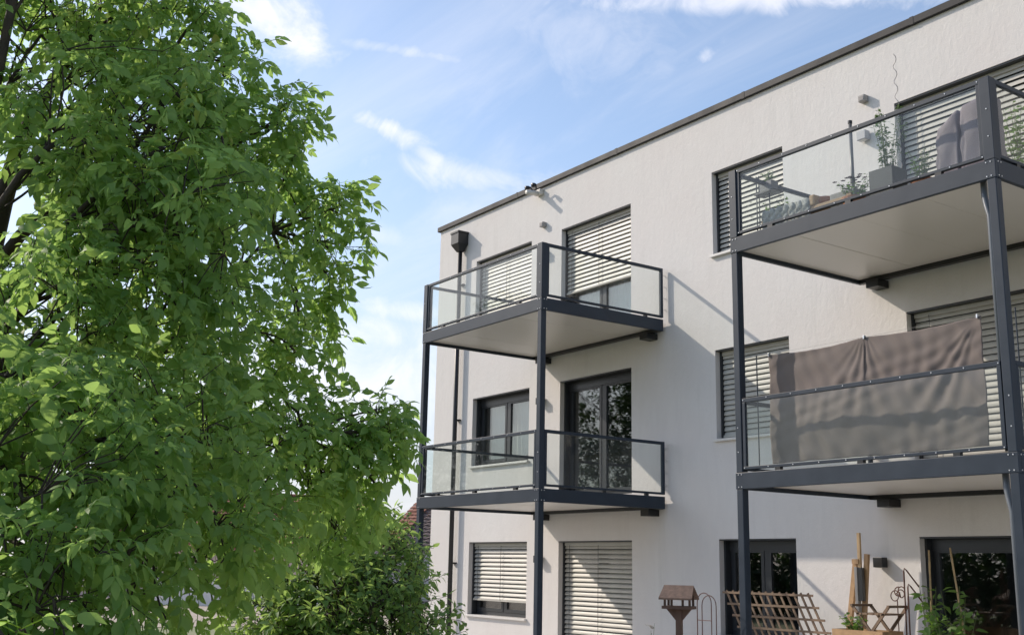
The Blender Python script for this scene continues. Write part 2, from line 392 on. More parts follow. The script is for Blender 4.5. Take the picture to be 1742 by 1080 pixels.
def blind(key, x0, x1, z0, z1, zbot, tilt, g):
    """external venetian blind lowered to zbot; the guides are its own mesh, slats its sub-parts"""
    bl = g.build('blind', M_FRAME, BL, origin=((x0+x1)/2, RV, z1))
    if zbot is None: return
    yc = RV+.045; L = x1-x0-.086; me = slat_mesh(L, tilt)
    z = z1-.10; k = 0
    MB().box(x0+.042, x1-.042, RV+.012, RV+.078, z1-.085, z1-.024).build('head_rail', M_SLAT, bl)
    while z > zbot+.05:
        shared('slat', me, bl, ((x0+x1)/2, yc, z+random.uniform(-.002, .002)), (random.uniform(-.03, .03), 0, 0)); z -= .083; k += 1
    o = MB().box(x0+.043, x1-.043, yc-.038, yc+.038, z+.025, z+.06).build('bottom_bar', M_SLAT, bl)
    for fx in ((.28, .97) if x1-x0 < 1.8 else (.10, .5, .96)):
        x = x0+(x1-x0)*fx
        MB().tube([(x, yc-.046, z1-.07), (x, yc-.046, z+.05)], .004, 4).build('cord', M_FRAME, bl)
BLINDS = {  # how far down, slat tilt
    'g_window_a': (0.96, 60), 'g_door_a': (0.1, 62), 'g_window_b': None, 'g_door_b': None,
    'm_window_a': None, 'm_door_a': None, 'm_window_b': (3.70, 72), 'm_door_b': (2.98, 72),
    't_window_a': (6.73, 71), 't_door_a': (6.80, 70), 't_window_b': (6.73, 64), 't_door_b': (6.0, 66)}
for x0, x1, z0, z1, k in OPEN:
    wn, g = window(k, x0, x1, z0, z1, 'door' in k, curtain=k in ('m_window_a', 't_door_a'))
    bd = BLINDS[k]; blind(k, x0, x1, z0, z1, bd[0] if bd else None, bd[1] if bd else 0, g)
# rainwater hopper and downpipe
dp = MB().tube([(-20.36, -.11, 8.5), (-20.36, -.11, 0.0)], .05, 12).build('downpipe', M_BLACK, BL, smooth=True, origin=(-20.36, -.11, 0))
hp = MB(); n = len(hp.v)
hp.box(-20.50, -20.20, -.27, -.012, 8.62, 8.86).box(-20.515, -20.185, -.285, -.006, 8.86, 8.90)
for q in ((-20.50,-.27),(-20.20,-.27),(-20.20,-.012),(-20.50,-.012)): hp.v.append((q[0], q[1], 8.618))
for q in ((-20.42,-.17),(-20.30,-.17),(-20.30,-.05),(-20.42,-.05)): hp.v.append((q[0], q[1], 8.46))
n = len(hp.v)-8
for i in range(4): hp.f.append((n+i, n+4+i, n+4+(i+1) % 4, n+(i+1) % 4))
hp.build('hopper', M_BLACK, dp)
for z in (7.7, 4.7, 1.7): MB().box(-20.43, -20.29, -.06, -.0, z, z+.03).build('pipe_clip', M_BLACK, dp)
for x in (-17.35, -9.555):                       # small overflow boxes below the parapet
    o = box_obj('overflow_box', M_GREYBOX, BL, x-.055, x+.055, -.10, -.002, 8.32, 8.42, bev=.008)
    MB().box(x-.04, x+.04, -.104, -.1005, 8.335, 8.395).build('outlet', mat('zinc', (.18,.17,.17), .5), o)
# ------------------------------------------------------------------ balconies
def balcony(label, x0, x1, zf, zpost, upper, pipe):
    T = thing('balcony', label, 'balcony', ((x0+x1)/2, -1.3, zf), 'steel balconies with glass railings')
    yF, yB = -2.65, -.07
    zt = zf+.2
    def part(name, mtl, *b, bev=.004): return box_obj(name, mtl, T, *b, bev=bev)
    part('fascia', M_ANTH, x0, x1, yF, yF+.05, zf, zt, bev=.006)
    part('fascia', M_ANTH, x0, x0+.05, yF+.05, yB, zf, zt); part('fascia', M_ANTH, x1-.05, x1, yF+.05, yB, zf, zt)
    part('back_beam', M_BLACK, x0+.05, x1-.05, yB-.09, yB, zf-.005, zt-.01)
    part('deck', mat('deck_boards', (.30, .27, .24), .7, vary=(3, .15)), x0+.052, x1-.052, yF+.052, yB-.092, zf+.09, zt-.012)
    n_p = 4                                       # soffit in panels with fine joints
    for i in range(n_p):
        a = x0+.052+(x1-x0-.104)*i/n_p; b = x0+.052+(x1-x0-.104)*(i+1)/n_p
        part('soffit', M_SOFFIT, a+.002, b-.002, yF+.052, yB-.092, zf+.05+random.uniform(0, .003), zf+.085, bev=.003)
    for x in (x0+.22, x1-.42):                    # brackets that carry it on the wall
        c = part('wall_bracket', M_BLACK, x, x+.2, -.24, .0, zf-.11, zf-.006)
    # railing
    z0r, z1r, zr = zt+.035, zt+.07, zf+1.105
    P = .11
    if upper:
        for x in (x0, x1-P-.01): part('corner_post', M_ANTH, x, x+P+.01, yF-.003, yF+P, zt+.001, zr)
    xa, xb = x0+P+.012, x1-P-.012; ya = yF+P+.002
    ye = -.055
    fr = part('top_rail', M_ANTH, xa, xb, yF+.012, yF+.058, zr-.05, zr); part('bottom_rail', M_ANTH, xa, xb, yF+.012, yF+.058, z0r, z1r)
    for x in (xa, xb-.045): part('rail_upright', M_ANTH, x, x+.045, yF+.014, yF+.056, z1r, zr-.05)
    MB().box(xa+.03, xb-.03, yF+.028, yF+.040, z1r-.02, zr-.03).build('glass_pane', M_GLASS, T)
    for s, x in ((1, x0+.012), (-1, x1-.058)):
        part('top_rail', M_ANTH, x, x+.046, ya, ye-.055, zr-.05, zr); part('bottom_rail', M_ANTH, x, x+.046, ya, ye-.055, z0r, z1r)
        part('rail_upright', M_ANTH, x, x+.046, ye-.055, ye, z0r, zr)
        part('rail_upright', M_ANTH, x+.002, x+.044, ya, ya+.045, z1r, zr-.05)
        MB().box(x+.017, x+.029, ya+.03, ye-.04, z1r-.02, zr-.03).build('glass_pane', M_GLASS, T)
        for y in (-2.2, -1.35, -.45): part('spacer', M_BLACK, x, x+.05, y-.03, y+.03, zt-.002, z0r+.002, bev=0)
        for i in range(4): MB().tube([(x+.023, ye-.002, z0r+.15+i*.2), (x+.023, .01, z0r+.15+i*.2)], .006, 6).build('wall_screw', M_STEEL, T)
    for fx in (.18, .5, .82):
        x = x0+(x1-x0)*fx; part('spacer', M_BLACK, x-.04, x+.04, yF+.01, yF+.06, zt-.002, z0r+.002, bev=0)
    # posts down to the level below
    for x in (x0+.008, x1-.108): part('post', M_ANTH, x, x+.1, yF+.006, yF+.106, zpost, zf+.001, bev=.008)
    # bolts and screws
    bm = MB().lathe((0, 0, 0), [(.008, 0), (.008, .003), (.005, .006)], 8).mesh('bolt', M_STEEL, smooth=False)
    rot = (math.pi/2, 0, 0)
    for x in (x0+.05, x0+.10, x1-.05, x1-.10):
        for z in (zf+.025, zt-.025): shared('bolt', bm, T, (x, yF-.001, z), rot)
    nscr = 10
    for i in range(nscr):
        x = xa+.02+(xb-xa-.04)*i/(nscr-1)
        shared('bolt', bm, T, (x, yF+.012, zr-.022), rot); shared('bolt', bm, T, (x, yF+.012, z0r+.016), rot)
    for x in (x0+.05, x1-.05):
        for z in (zf+.45, zf+.75): shared('bolt', bm, T, (x, yF-.003 if upper else yF+.006, z), rot)
    for y in (-2.6, -2.55):
        for z in (zf+.025, zt-.025): shared('bolt', bm, T, (x1+.001, y, z), (0, math.pi/2, 0))
    if pipe:                                      # drain pipe beside the post
        xp = x1-.20; y = yF+.12
        MB().tube([(xp-.03, y+.02, zf+.06), (xp-.03, y+.02, zf-.12), (xp, y, zf-.24), (xp+.04, y-.02, zf-.36), (xp+.045, y-.02, zpost+.02)],
                  .033, 10).build('drain_pipe', mat('drain_pipe_paint', (.12, .135, .155), .35), T, smooth=True)
    return T
ZU, ZL = 5.617, 2.632
LX0, LX1, RX0, RX1 = -17.50, -13.82, -9.75, -6.05
balcony('empty upper glass-railed balcony beside the downpipe, under the security floodlight', LX0, LX1, ZU, ZL+.2, True, False)
balcony('empty lower glass-railed balcony in front of the uncovered mirrored balcony door', LX0, LX1, ZL, 0.0, False, False)
balcony('upper glass-railed balcony filled with potted plants and covered furniture', RX0, RX1, ZU, ZL+.2, True, True)
balcony('lower glass-railed balcony with a brown-grey cloth hung behind its railing', RX0, RX1, ZL, 0.0, False, True)
# ------------------------------------------------------------------ things on the facade
def wall_lamp(label, x, z, mtl):
    T = thing('wall_lamp', label, 'lamp', (x, 0, z), 'cube wall lamps beside the balcony doors')
    box_obj('housing', mtl, T, x-.075, x+.075, -.13, -.018, z-.065, z+.065, bev=.006)
    box_obj('back_plate', mtl, T, x-.05, x+.05, -.018, -.001, z-.045, z+.045)
    MB().box(x-.05, x+.05, -.115, -.035, z-.071, z-.064).build('lens', M_WHITE, T)
M_LAMPGREY = mat('lamp_grey', (.36, .36, .38), .45)
wall_lamp('grey cube wall lamp beside the blinds above the planted balcony', -9.57, 7.80, M_LAMPGREY)
wall_lamp('black cube wall lamp above the folding chair at ground level', -9.65, 1.81, M_BLACK)
wall_lamp('dark cube wall lamp half hidden by the post beside the mirrored balcony door', -17.33, 4.80, M_BLACK)
wall_lamp('dark cube wall lamp half hidden by the post between the two ground-floor blinds', -17.33, 1.81, M_BLACK)
wall_lamp('grey cube wall lamp behind the railing corner of the empty upper balcony', -17.33, 7.78, M_LAMPGREY)
T = thing('floodlight', 'twin-head white security floodlight mounted just under the roof edge', 'floodlight', (-17.5, 0, 9.1))
box_obj('base', M_WHITE, T, -17.60, -17.40, -.10, -.001, 9.03, 9.14, bev=.012)
MB().tube([(-17.5, -.05, 9.07), (-17.5, -.36, 9.03)], .05, 10).build('arm', M_WHITE, T, smooth=True)
for dx in (-.1, .1):
    h = MB().lathe((0, 0, 0), [(.02, 0), (.042, .04), (.046, .10), (.042, .11)], 14)
    o = h.build('lamp_head', M_BLACK, T, smooth=True, origin=(0, 0, 0)); o.location = Vector((-17.5+dx, -.20, 9.19)) - Vector(T.location); o.rotation_euler = (math.radians(105), 0, dx*2)
    MB().tube([(-17.5+dx*.5, -.16, 9.1), (-17.5+dx, -.20, 9.2)], .014, 6).build('bracket', M_BLACK, T)
# ------------------------------------------------------------------ cloth screen on the lower right balcony
def cloth():
    nx, nz = 180, 90; x0, x1, zt, zb = -9.46, -6.53, 4.30, 2.945; V = []; Fc = []
    for j in range(nz+1):
        v = j/nz
        for i in range(nx+1):
            u = i/nx; x = x0+(x1-x0)*u
            sag = .035*(abs(math.sin(math.pi*min(u/.5, 1)))) if u < .5 else .03*abs(math.sin(math.pi*(u-.5)/.5))
            z = zt+(zb-zt)*v - sag*(1-v)
            # gathers hanging from the clips, a fan of folds from the right clip, slack near the bottom
            y = -2.33 + .010*math.sin(u*60+math.sin(v*5)*1.5)*v*.6 + .02*math.sin(u*9+v*2.2)*v
            dx, dz = (x-(-6.57)), (z-4.3); a = math.atan2(-dz, -dx+.001); r = math.hypot(dx, dz)
            y += .016*math.sin(a*26)*math.exp(-((a-.95)/.32)**2)*min(r*1.2, 1)*math.exp(-max(r-.9, 0)*1.6)
            dx2 = (x-(-8.0)); a2 = math.atan2(dx2, 4.3-z+.05); y += .008*math.sin(a2*22)*math.exp(-(a2/.7)**2)
            y += .02*math.exp(-((v-.95)/.06)**2)*math.sin(u*24)*.6
            y += .007*math.sin(u*55+v*17+2*math.sin(v*9+u*5))*math.sin(v*23-u*31+math.sin(u*13))+ .010*abs(math.sin(u*21-v*9+1.5*math.sin(u*7)))
            # slack bulge that meets the glass edge
            y += -.05*math.sin(math.pi*u)*math.sin(math.pi*v)*.6
            V.append((x + .012*math.sin(v*7)*(1 if u < .5 else -.6), y, z))
    for j in range(nz):
        for i in range(nx):
            a = j*(nx+1)+i; Fc.append((a, a+1, a+nx+2, a+nx+1))
    T = thing('cloth_screen', 'brown-grey cloth sheet clipped up as a privacy screen on the balcony', 'cloth', (-8.0, -2.33, ZL+.2))
    b = MB(); b.v = V; b.f = Fc
    mt = mat('thin_cloth', (.165, .136, .124), .9, vary=(2.5, .08))
    o = b.build('sheet', mt, T, smooth=True); s = o.modifiers.new('thickness', 'SOLIDIFY'); s.thickness = .002
    MB().box(0, 0, 0, 0, 0, 0)
    for x in (-9.44, -8.0, -6.57):
        c = MB().box(x-.008, x+.008, -2.35, -2.31, 4.275, 4.32).build('clip', M_STEEL, T); bevel(c, .003)
    MB().tube([(RX0+.1, -2.33, 4.31), (-8.0, -2.33, 4.30), (RX1-.1, -2.33, 4.31)], .0015, 5).build('cord', M_GREYBOX, T)
    for x in (RX0+.1, RX1-.1): MB().tube([(x, -2.33, ZL+.2), (x, -2.33, 4.32)], .008, 6).build('cord_pole', M_ANTH, T)
cloth()
# ------------------------------------------------------------------ leaves
def leaflet(L, W, fold, droop, seg=4):
    """a leaflet along +X, pointed at both ends, folded on the midrib and arched down"""
    xs = np.linspace(0, 1, seg+1); wd = np.array([0, .78, 1.0, .66, 0]) if seg == 4 else np.array([0, 1.0, .7, 0]); V = []; T = []
    for i, t in enumerate(xs):
        z = -droop*t*t*L; V.append((t*L, 0, z))
        if 0 < i < seg:
            V.append((t*L, wd[i]*W/2, z+fold*wd[i]*W/2)); V.append((t*L, -wd[i]*W/2, z+fold*wd[i]*W/2))
    idx = [0]+[1+3*(i-1) for i in range(1, seg)]+[1+3*(seg-1)]
    for i in range(seg):
        a, b = idx[i], idx[i+1]
        for s in (1, 2):
            if i == 0: T.append((a, b+s, b) if s == 1 else (a, b, b+s))
            elif i == seg-1: T.append((a, a+s, b) if s == 1 else (a, b, a+s))
            else:
                q = [(a, a+s, b+s), (a, b+s, b)]
                T += q if s == 1 else [t_[::-1] for t_ in q]
    return np.array(V), np.array(T)
def rot_xyz(rx, ry, rz): return np.array((Matrix.Rotation(rz, 3, 'Z') @ Matrix.Rotation(ry, 3, 'Y') @ Matrix.Rotation(rx, 3, 'X')))
def walnut_leaf(r):
    """compound leaf: curved rachis with three pairs of leaflets and a larger end one"""
    V = []; T = []; n = 0; tint = []
    Lr = r.uniform(.17, .23); drp = r.uniform(.25, .7)
    def rach(t): return np.array([t*Lr, 0, -drp*t*t*Lr])
    pts = [rach(t) for t in (0, .5, 1)]
    for i in range(2):                            # rachis as a thin three-sided stick
        base = n
        for p in (pts[i], pts[i+1]):
            for k in range(3): V.append(p+np.array([0, .003*math.cos(k*2.1), .003*math.sin(k*2.1)])); tint.append(.9)
        for k in range(3):
            a, b = base+k, base+(k+1) % 3; T += [(a, b, b+3), (a, b+3, a+3)]
        n += 6
    spec = [(1.0, 0, 1.15)] + [(t, s, sc_) for t, sc_ in ((.42, .72), (.68, .92), (.92, 1.0)) for s in (1, -1)]
    for t, s, sc_ in spec:
        L = .082*sc_*r.uniform(.88, 1.12); v, tr = leaflet(L, L*r.uniform(.48, .60), r.uniform(.1, .4), r.uniform(.15, .6))
        yaw = s*r.uniform(.85, 1.2); pitch = drp*t*1.1 + r.uniform(-.25, .4); roll = r.uniform(-.55, .55)
        M = rot_xyz(roll, pitch, yaw); v = v@M.T + rach(t)
        V += list(v); T += [tuple(x+n for x in q) for q in tr]; tint += [r.uniform(.25, .68)]*len(v); n += len(v)
    return np.array(V), np.array(T), np.array(tint)
def simple_leaf(L, W):
    def f(r):
        v, t = leaflet(L*r.uniform(.8, 1.15), W*r.uniform(.85, 1.1), r.uniform(.1, .4), r.uniform(.1, .5), 3)
        v = v + np.array([.012, 0, 0]); return v, t, np.full(len(v), .45)
    return f
def frames(dirs, ups, roll):
    """rotation matrices whose X axis is dirs and whose Z axis is as near to ups as possible"""
    x = dirs/np.linalg.norm(dirs, axis=1, keepdims=True)
    y = np.cross(ups, x); ny = np.linalg.norm(y, axis=1, keepdims=True); y = np.where(ny > 1e-4, y/np.maximum(ny, 1e-6), np.array([0, 1, 0]))
    z = np.cross(x, y); c = np.cos(roll)[:, None]; s = np.sin(roll)[:, None]
    return np.stack([x, y*c+z*s, z*c-y*s], axis=2)
def merge(templates, kind, pos, Rm, scale, tints):
    Vs, Ts, Cs = [], [], []; off = 0
    for k, (v, t, c) in enumerate(templates):
        ix = np.where(kind == k)[0]
        if not len(ix): continue
        P = np.einsum('nij,vj->nvi', Rm[ix], v)*scale[ix, None, None] + pos[ix, None, :]
        Vs.append(P.reshape(-1, 3)); Ts.append((t[None]+(np.arange(len(ix))*len(v))[:, None, None]+off).reshape(-1, 3))
        Cs.append((c[None]+tints[ix, None]).ravel()); off += len(ix)*len(v)
    return np.concatenate(Vs), np.concatenate(Ts), np.concatenate(Cs)
def curve_pts(a, b, sag, n=6, wob=0.0):
    a = np.array(a); b = np.array(b); out = []
    side = rng.normal(size=3)*wob*np.linalg.norm(b-a)
    for i in range(n+1):
        t = i/n; p = a*(1-t)+b*t; p = p + np.array([0, 0, sag])*4*t*(1-t) + side*math.sin(math.pi*t); out.append(p)
    return out
def tree(name, label, cat, base, fork, lobes, leaf_fn, leafmat_, dens, per_twig, twig_len, trunk_r, nvar=6, pick=0, droop=.35, spread=1.0, group=None, extra=()):
    """trunk, limbs to every lobe of the crown, twigs on the lobe's shell, leaves round the twigs"""
    T = thing(name, label, cat, base, group); wood = MB(); base = np.array(base, float); fork = np.array(fork, float)
    tr = curve_pts(base, fork, 0, 7, .04)
    MB().tube(tr, [trunk_r*(1.25 if i == 0 else 1-.35*i/7) for i in range(8)], 12).build('trunk', M_BARK, T, smooth=True)
    P0, D0 = [], []; big = [np.array(q) for q, r in lobes if r >= .28]
    for c, r in lobes:
        c = np.array(c); dist = np.linalg.norm(c-fork); rl = trunk_r*(.14+.16*r)
        start = fork + rng.normal(size=3)*.05; lift = .12*dist*.6
        if r < .28 and big:                       # outer sprays spring from the nearest big bough
            start = min(big, key=lambda q: np.linalg.norm(q-c)); lift = .04; rl = .014
        lp = curve_pts(start, c, lift, 8, .06)
        wood.tube(lp, [max(.006, rl*(1-.8*i/8)) for i in range(9)], 7)
        nt = max(6, int(dens*4*math.pi*r*r)); subs = []
        for s in range(max(4, int(nt/7))):        # sub-branches fanning out of the limb
            d = rng.normal(size=3); d /= np.linalg.norm(d); d[2] = d[2]*.7+.12; d /= np.linalg.norm(d)
            st = lp[rng.integers(4, 9)]; e = c + d*r*rng.uniform(.45, .8)
            sp = curve_pts(st, e, .05*r, 4, .08); wood.tube(sp, [.010*(.4+r), .008, .006, .005, .004], 5, caps=False); subs += sp[2:]
        subs = np.array(subs)
        for k in range(nt):
            d = rng.normal(size=3); d /= np.linalg.norm(d)
            q = c + d*r*np.array([1, 1, .92])*(rng.uniform(.45, 1.0)**.5)
            j = np.argmin(((subs-q)**2).sum(1)); st = subs[j]
            wood.tube([st, (st+q)/2+np.array([0, 0, .03]), q], [.0055, .0045, .003], 4, caps=False)
            td = d*.8 + np.array([0, 0, .25]) + rng.normal(size=3)*.35; td /= np.linalg.norm(td)
            P0.append(q); D0.append(td)
    P0 = np.array(P0); D0 = np.array(D0); n = len(P0)
    pos, dirs = [], []
    for k in range(per_twig):
        t = (k+.3)/per_twig*twig_len; ang = k*2.4 + rng.uniform(0, 6.28, n)*(1 if k == 0 else .2)
        ax = np.cross(D0, np.array([.3, .2, 1.0])); ax /= np.linalg.norm(ax, axis=1, keepdims=True); bx = np.cross(D0, ax)
        out = ax*np.cos(ang)[:, None] + bx*np.sin(ang)[:, None]
        pos.append(P0 + D0*t + np.array([0, 0, -1])*(t*t*droop)[..., None] if False else P0 + D0*t)
        dd = D0*rng.uniform(.3, .8, (n, 1)) + out*spread; dd[:, 2] -= droop*rng.uniform(.2, 1.2, n); dirs.append(dd)
    pos = np.concatenate(pos); dirs = np.concatenate(dirs); m_ = len(pos)
    for k in range(n): wood.tube([P0[k], P0[k]+D0[k]*twig_len], [.003, .002], 3, caps=False)
    ups = np.array([0, 0, 1.0]) + rng.normal(size=(m_, 3))*.28
    Rm = frames(dirs, ups, rng.normal(size=m_)*.25)
    temp = [leaf_fn(random) for _ in range(nvar)]; kind = rng.integers(0, nvar, m_)
    scl = rng.uniform(.55, 1.2, m_); tints = rng.normal(size=m_)*.19 + .12*np.sin(pos[:, 0]*2.1+pos[:, 2]*1.7)
    keep = np.ones(m_, bool)
    keep &= (np.linalg.norm(pos-CAM, axis=1) > 2.2)
    if pick:                                      # the leaves that show largest are objects of their own
        rel = pos-CAM; zc = rel@F_; px = CX+F_PX*(rel@R_)/zc; py = CY-F_PX*(rel@U_)/zc
        vis = keep & (zc > 0) & (px > -20) & (px < 1760) & (py > -20) & (py < 1100)
        ids = np.where(vis)[0]; ids = ids[np.argsort(zc[ids])][:pick]
        mes = [np_mesh('leaf', v, t, leafmat_, c) for v, t, c in temp]
        for i in ids:
            o = bpy.data.objects.new('leaf', mes[kind[i]]); link(o, T)
            M4 = Matrix(Rm[i].tolist()).to_4x4(); o.matrix_local = Matrix.Translation(Vector(pos[i]-base)) @ M4 @ Matrix.Scale(float(scl[i]), 4)
        keep[ids] = False
    ks = np.where(keep)[0]
    V, Tn, C = merge(temp, kind[ks], pos[ks]-base, Rm[ks], scl[ks], tints[ks])
    cr = bpy.data.objects.new('crown', np_mesh('crown', V, Tn, leafmat_, C)); link(cr, T); cr['kind'] = 'stuff'
    for pts, rr in extra: wood.tube(pts, rr, 9)
    wood.build('branches', M_BARK, T, smooth=True)
    return T, len(Tn)
def L(px, py, d, r):
    return (atD(px-(42 if px > 350 else 25 if px > 200 else 0), py, d), r*.94)
WAL = [L(200,-105,8.6,.9), L(70,60,8.4,.75), L(315,95,8.2,.38), L(190,200,7.4,.66), L(390,270,7.8,.44), L(470,285,8.0,.18), L(300,250,7.3,.55),
       L(505,395,8.2,.42), L(572,372,8.3,.20), L(330,400,6.9,.6), L(190,400,7.2,.6), L(530,485,8.2,.24), L(400,575,7.7,.52), L(180,560,6.8,.66),
       L(10,640,6.2,.7), L(440,690,7.3,.45), L(640,740,7.6,.22), L(560,745,7.5,.30), L(680,820,7.7,.13), L(470,800,7.3,.5), L(250,760,5.9,.62),
       L(40,850,5.3,.62), L(320,890,5.9,.42), L(150,1040,4.9,.40), L(10,1090,4.7,.45), L(415,860,6.6,.36), L(590,820,7.7,.27), L(270,1010,5.6,.22),
       L(395,25,8.4,.17), L(425,110,8.3,.15), L(400,165,8.3,.10), L(520,195,8.1,.10), L(555,245,8.1,.09), L(495,215,8.0,.12), L(460,240,8.0,.16), L(620,352,8.3,.09), L(600,420,8.3,.12), L(600,470,8.3,.08), L(560,560,8.2,.10), L(545,600,8.0,.12), L(695,735,7.6,.09), L(668,780,7.6,.10), L(680,700,7.7,.06), L(625,880,8.3,.12), L(600,905,8.3,.10), L(90,960,5.2,.4), L(380,960,6.4,.2), L(540,690,7.6,.15),
       L(-260,560,7.4,.8), L(-200,-150,8.6,.9), L(120,-330,8.8,.9), L(-180,980,5.8,.6),
       L(260,330,9.2,.55), L(180,710,9.0,.7), L(380,750,8.8,.45)]
tb = atD(-190, 540, 7.9); tb[2] = 0
tf = tb + np.array([.25, .2, 2.1])
T1, n1 = tree('walnut_tree', 'large walnut tree with drooping compound leaves hanging in front of the sky', 'tree', tb, tf, WAL, walnut_leaf, M_WALNUT,
     10.6, 6, .15, .17, nvar=12, pick=300, droop=.33,
     extra=(([atD(*q) for q in ((-120, 760, 8.0), (-40, 520, 8.2), (4, 345, 8.2), (28, 262, 8.2), (58, 190, 8.25), (120, 100, 8.3), (190, 30, 8.4))], [.10, .085, .065, .055, .045, .03, .015]),
            ([atD(*q) for q in ((4, 345, 8.2), (28, 306, 8.15), (75, 296, 8.0), (150, 285, 7.9))], [.04, .034, .026, .012]),
            ([atD(*q) for q in ((-20, 470, 8.2), (35, 400, 8.0), (120, 330, 7.8), (235, 245, 7.7), (290, 160, 7.8))], [.045, .04, .03, .02, .008])))
PLM = [L(572,970,10.4,.42), L(682,960,10.6,.40), L(715,1010,10.2,.30), L(622,1050,10.0,.55), L(712,1100,10.0,.5), L(567,895,10.5,.24), L(735,930,10.8,.14),
       L(512,1040,10.3,.34), L(672,890,10.8,.16), L(632,920,10.6,.28), L(572,1130,10.0,.5), L(662,1200,10,.6)]
pb = atD(640, 1080, 10.2); pb[2] = 0
T2, n2 = tree('plum_tree', 'small bushy plum tree with small dense leaves in front of the building corner', 'tree', pb, pb+np.array([0, .05, .55]), PLM,
     simple_leaf(.088, .046), M_PLUM, 56, 11, .24, .05, nvar=6, droop=.3, spread=.8)
RC = np.array([-25.9, -10.4, 0.0])
RFL = [((RC[0]+dx, RC[1]+dy, z), r) for dx, dy, z, r in ((0,0,7.4,1.3),(.9,.6,6.3,1.2),(-1.0,-.5,6.0,1.4),(.8,-.8,4.8,1.3),(-.7,.9,4.4,1.3),(0,0,3.2,1.2),(1.3,.2,3.9,.8),(0,.2,8.6,.7),(-2.4,.8,7.0,.8),(-1.9,1.6,5.2,.7))]
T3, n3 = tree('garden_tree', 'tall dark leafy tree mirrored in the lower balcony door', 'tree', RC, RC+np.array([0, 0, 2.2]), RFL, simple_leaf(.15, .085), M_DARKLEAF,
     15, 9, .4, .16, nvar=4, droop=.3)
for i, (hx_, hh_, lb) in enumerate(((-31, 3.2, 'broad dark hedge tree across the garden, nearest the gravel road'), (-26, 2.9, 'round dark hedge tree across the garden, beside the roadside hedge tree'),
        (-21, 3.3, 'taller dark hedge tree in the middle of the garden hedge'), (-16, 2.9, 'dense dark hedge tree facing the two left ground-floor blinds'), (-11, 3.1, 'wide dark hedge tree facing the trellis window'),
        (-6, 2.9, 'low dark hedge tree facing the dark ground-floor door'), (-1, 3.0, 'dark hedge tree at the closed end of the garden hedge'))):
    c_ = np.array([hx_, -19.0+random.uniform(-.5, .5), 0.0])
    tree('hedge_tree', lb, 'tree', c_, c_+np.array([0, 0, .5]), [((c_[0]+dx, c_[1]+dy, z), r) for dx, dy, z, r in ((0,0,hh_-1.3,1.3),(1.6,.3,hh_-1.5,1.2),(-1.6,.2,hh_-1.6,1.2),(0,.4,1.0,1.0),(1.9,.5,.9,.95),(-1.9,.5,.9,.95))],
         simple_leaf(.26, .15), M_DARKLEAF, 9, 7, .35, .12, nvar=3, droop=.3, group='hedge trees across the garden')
print('TREES', n1, n2, n3)
# ------------------------------------------------------------------ potted plants and balcony furniture
def leaves_mesh(stems, per, size, wd, seed, out=.9, droop=.3):
    """leaves in spirals along the given stem polylines"""
    r = np.random.default_rng(seed); pos, dirs = [], []
    for st in stems:
        st = [np.array(p) for p in st]
        for k in range(per):
            t = (.15+.85*(k+r.uniform(0, .8))/per)*(len(st)-1); i = min(int(t), len(st)-2); f = t-i
            p = st[i]*(1-f)+st[i+1]*f; a = r.uniform(0, 6.28); d = np.array([math.cos(a)*out, math.sin(a)*out, r.uniform(-droop, .6)])
            pos.append(p); dirs.append(d)
    pos = np.array(pos); dirs = np.array(dirs); n = len(pos)
    Rm = frames(dirs, np.array([0, 0, 1.0])+r.normal(size=(n, 3))*.35, r.normal(size=n)*.4)
    rr = random.Random(seed); temp = [simple_leaf(size, wd)(rr) for _ in range(4)]
    return merge(temp, r.integers(0, 4, n), pos, Rm, r.uniform(.6, 1.2, n), r.normal(size=n)*.16)
def plant(name, label, cat, base, stems, per, size, wd, leafm, seed, pot=None, stem_r=.006, flowers=None, group=None, droop=.3):
    base = np.array(base, float); T = thing(name, label, cat, base, group)
    s = MB()
    for st in stems: s.tube(st, [stem_r*(1-.5*i/(len(st)-1)) for i in range(len(st))], 5)
    s.build('stem', M_STEM, T, smooth=True)
    V, Tn, C = leaves_mesh(stems, per, size, wd, seed, droop=droop)
    o = bpy.data.objects.new('foliage', np_mesh('foliage', V-base, Tn, leafm, C)); link(o, T); o['kind'] = 'stuff'
    if pot:
        mtl, kind, a, b, h = pot
        if kind == 'round': MB().lathe(base, [(a*.72, 0), (a, h*.86), (a*1.08, h*.86), (a*1.08, h), (a*.95, h), (a*.93, h*.9)], 18).build('pot', mtl, T, smooth=False)
        else:
            q = MB(); x, y, z = base; t = .02
            q.box(x-a, x+a, y-b, y-b+t, z, z+h).box(x-a, x+a, y+b-t, y+b, z, z+h).box(x-a, x-a+t, y-b+t, y+b-t, z, z+h).box(x+a-t, x+a, y-b+t, y+b-t, z, z+h).box(x-a+t, x+a-t, y-b+t, y+b-t, z, z+h*.85)
            q.build('pot', mtl, T)
    if flowers:
        mtl, pts, rad = flowers; fm = MB()
        for p in pts:
            for k in range(6):
                a = k*1.047; p2 = Vector(p); d = Vector((math.cos(a), math.sin(a)*.9, .25))
                e = Vector((-math.sin(a), math.cos(a), 0))
                fm.poly([p2, p2+d*rad*.6+e*rad*.35, p2+d*rad, p2+d*rad*.6-e*rad*.35])
        fm.build('flower', mtl, T)
    return T
def stems_from(base, n, h, sp, seed, z0=0.0, lean=(0, 0)):
    r = random.Random(seed); out = []
    for _ in range(n):
        a = r.uniform(0, 6.28); q = sp*math.sqrt(r.random()); hh = h*r.uniform(.6, 1.0); pts = []
        for i in range(5):
            t = i/4; pts.append((base[0]+math.cos(a)*q*(.25+t*t*.75)+lean[0]*t, base[1]+math.sin(a)*q*(.25+t*t*.75)+lean[1]*t, base[2]+z0+hh*t))
        out.append(pts)
    return out
DK = ZU+.19                                       # deck level, upper balconies
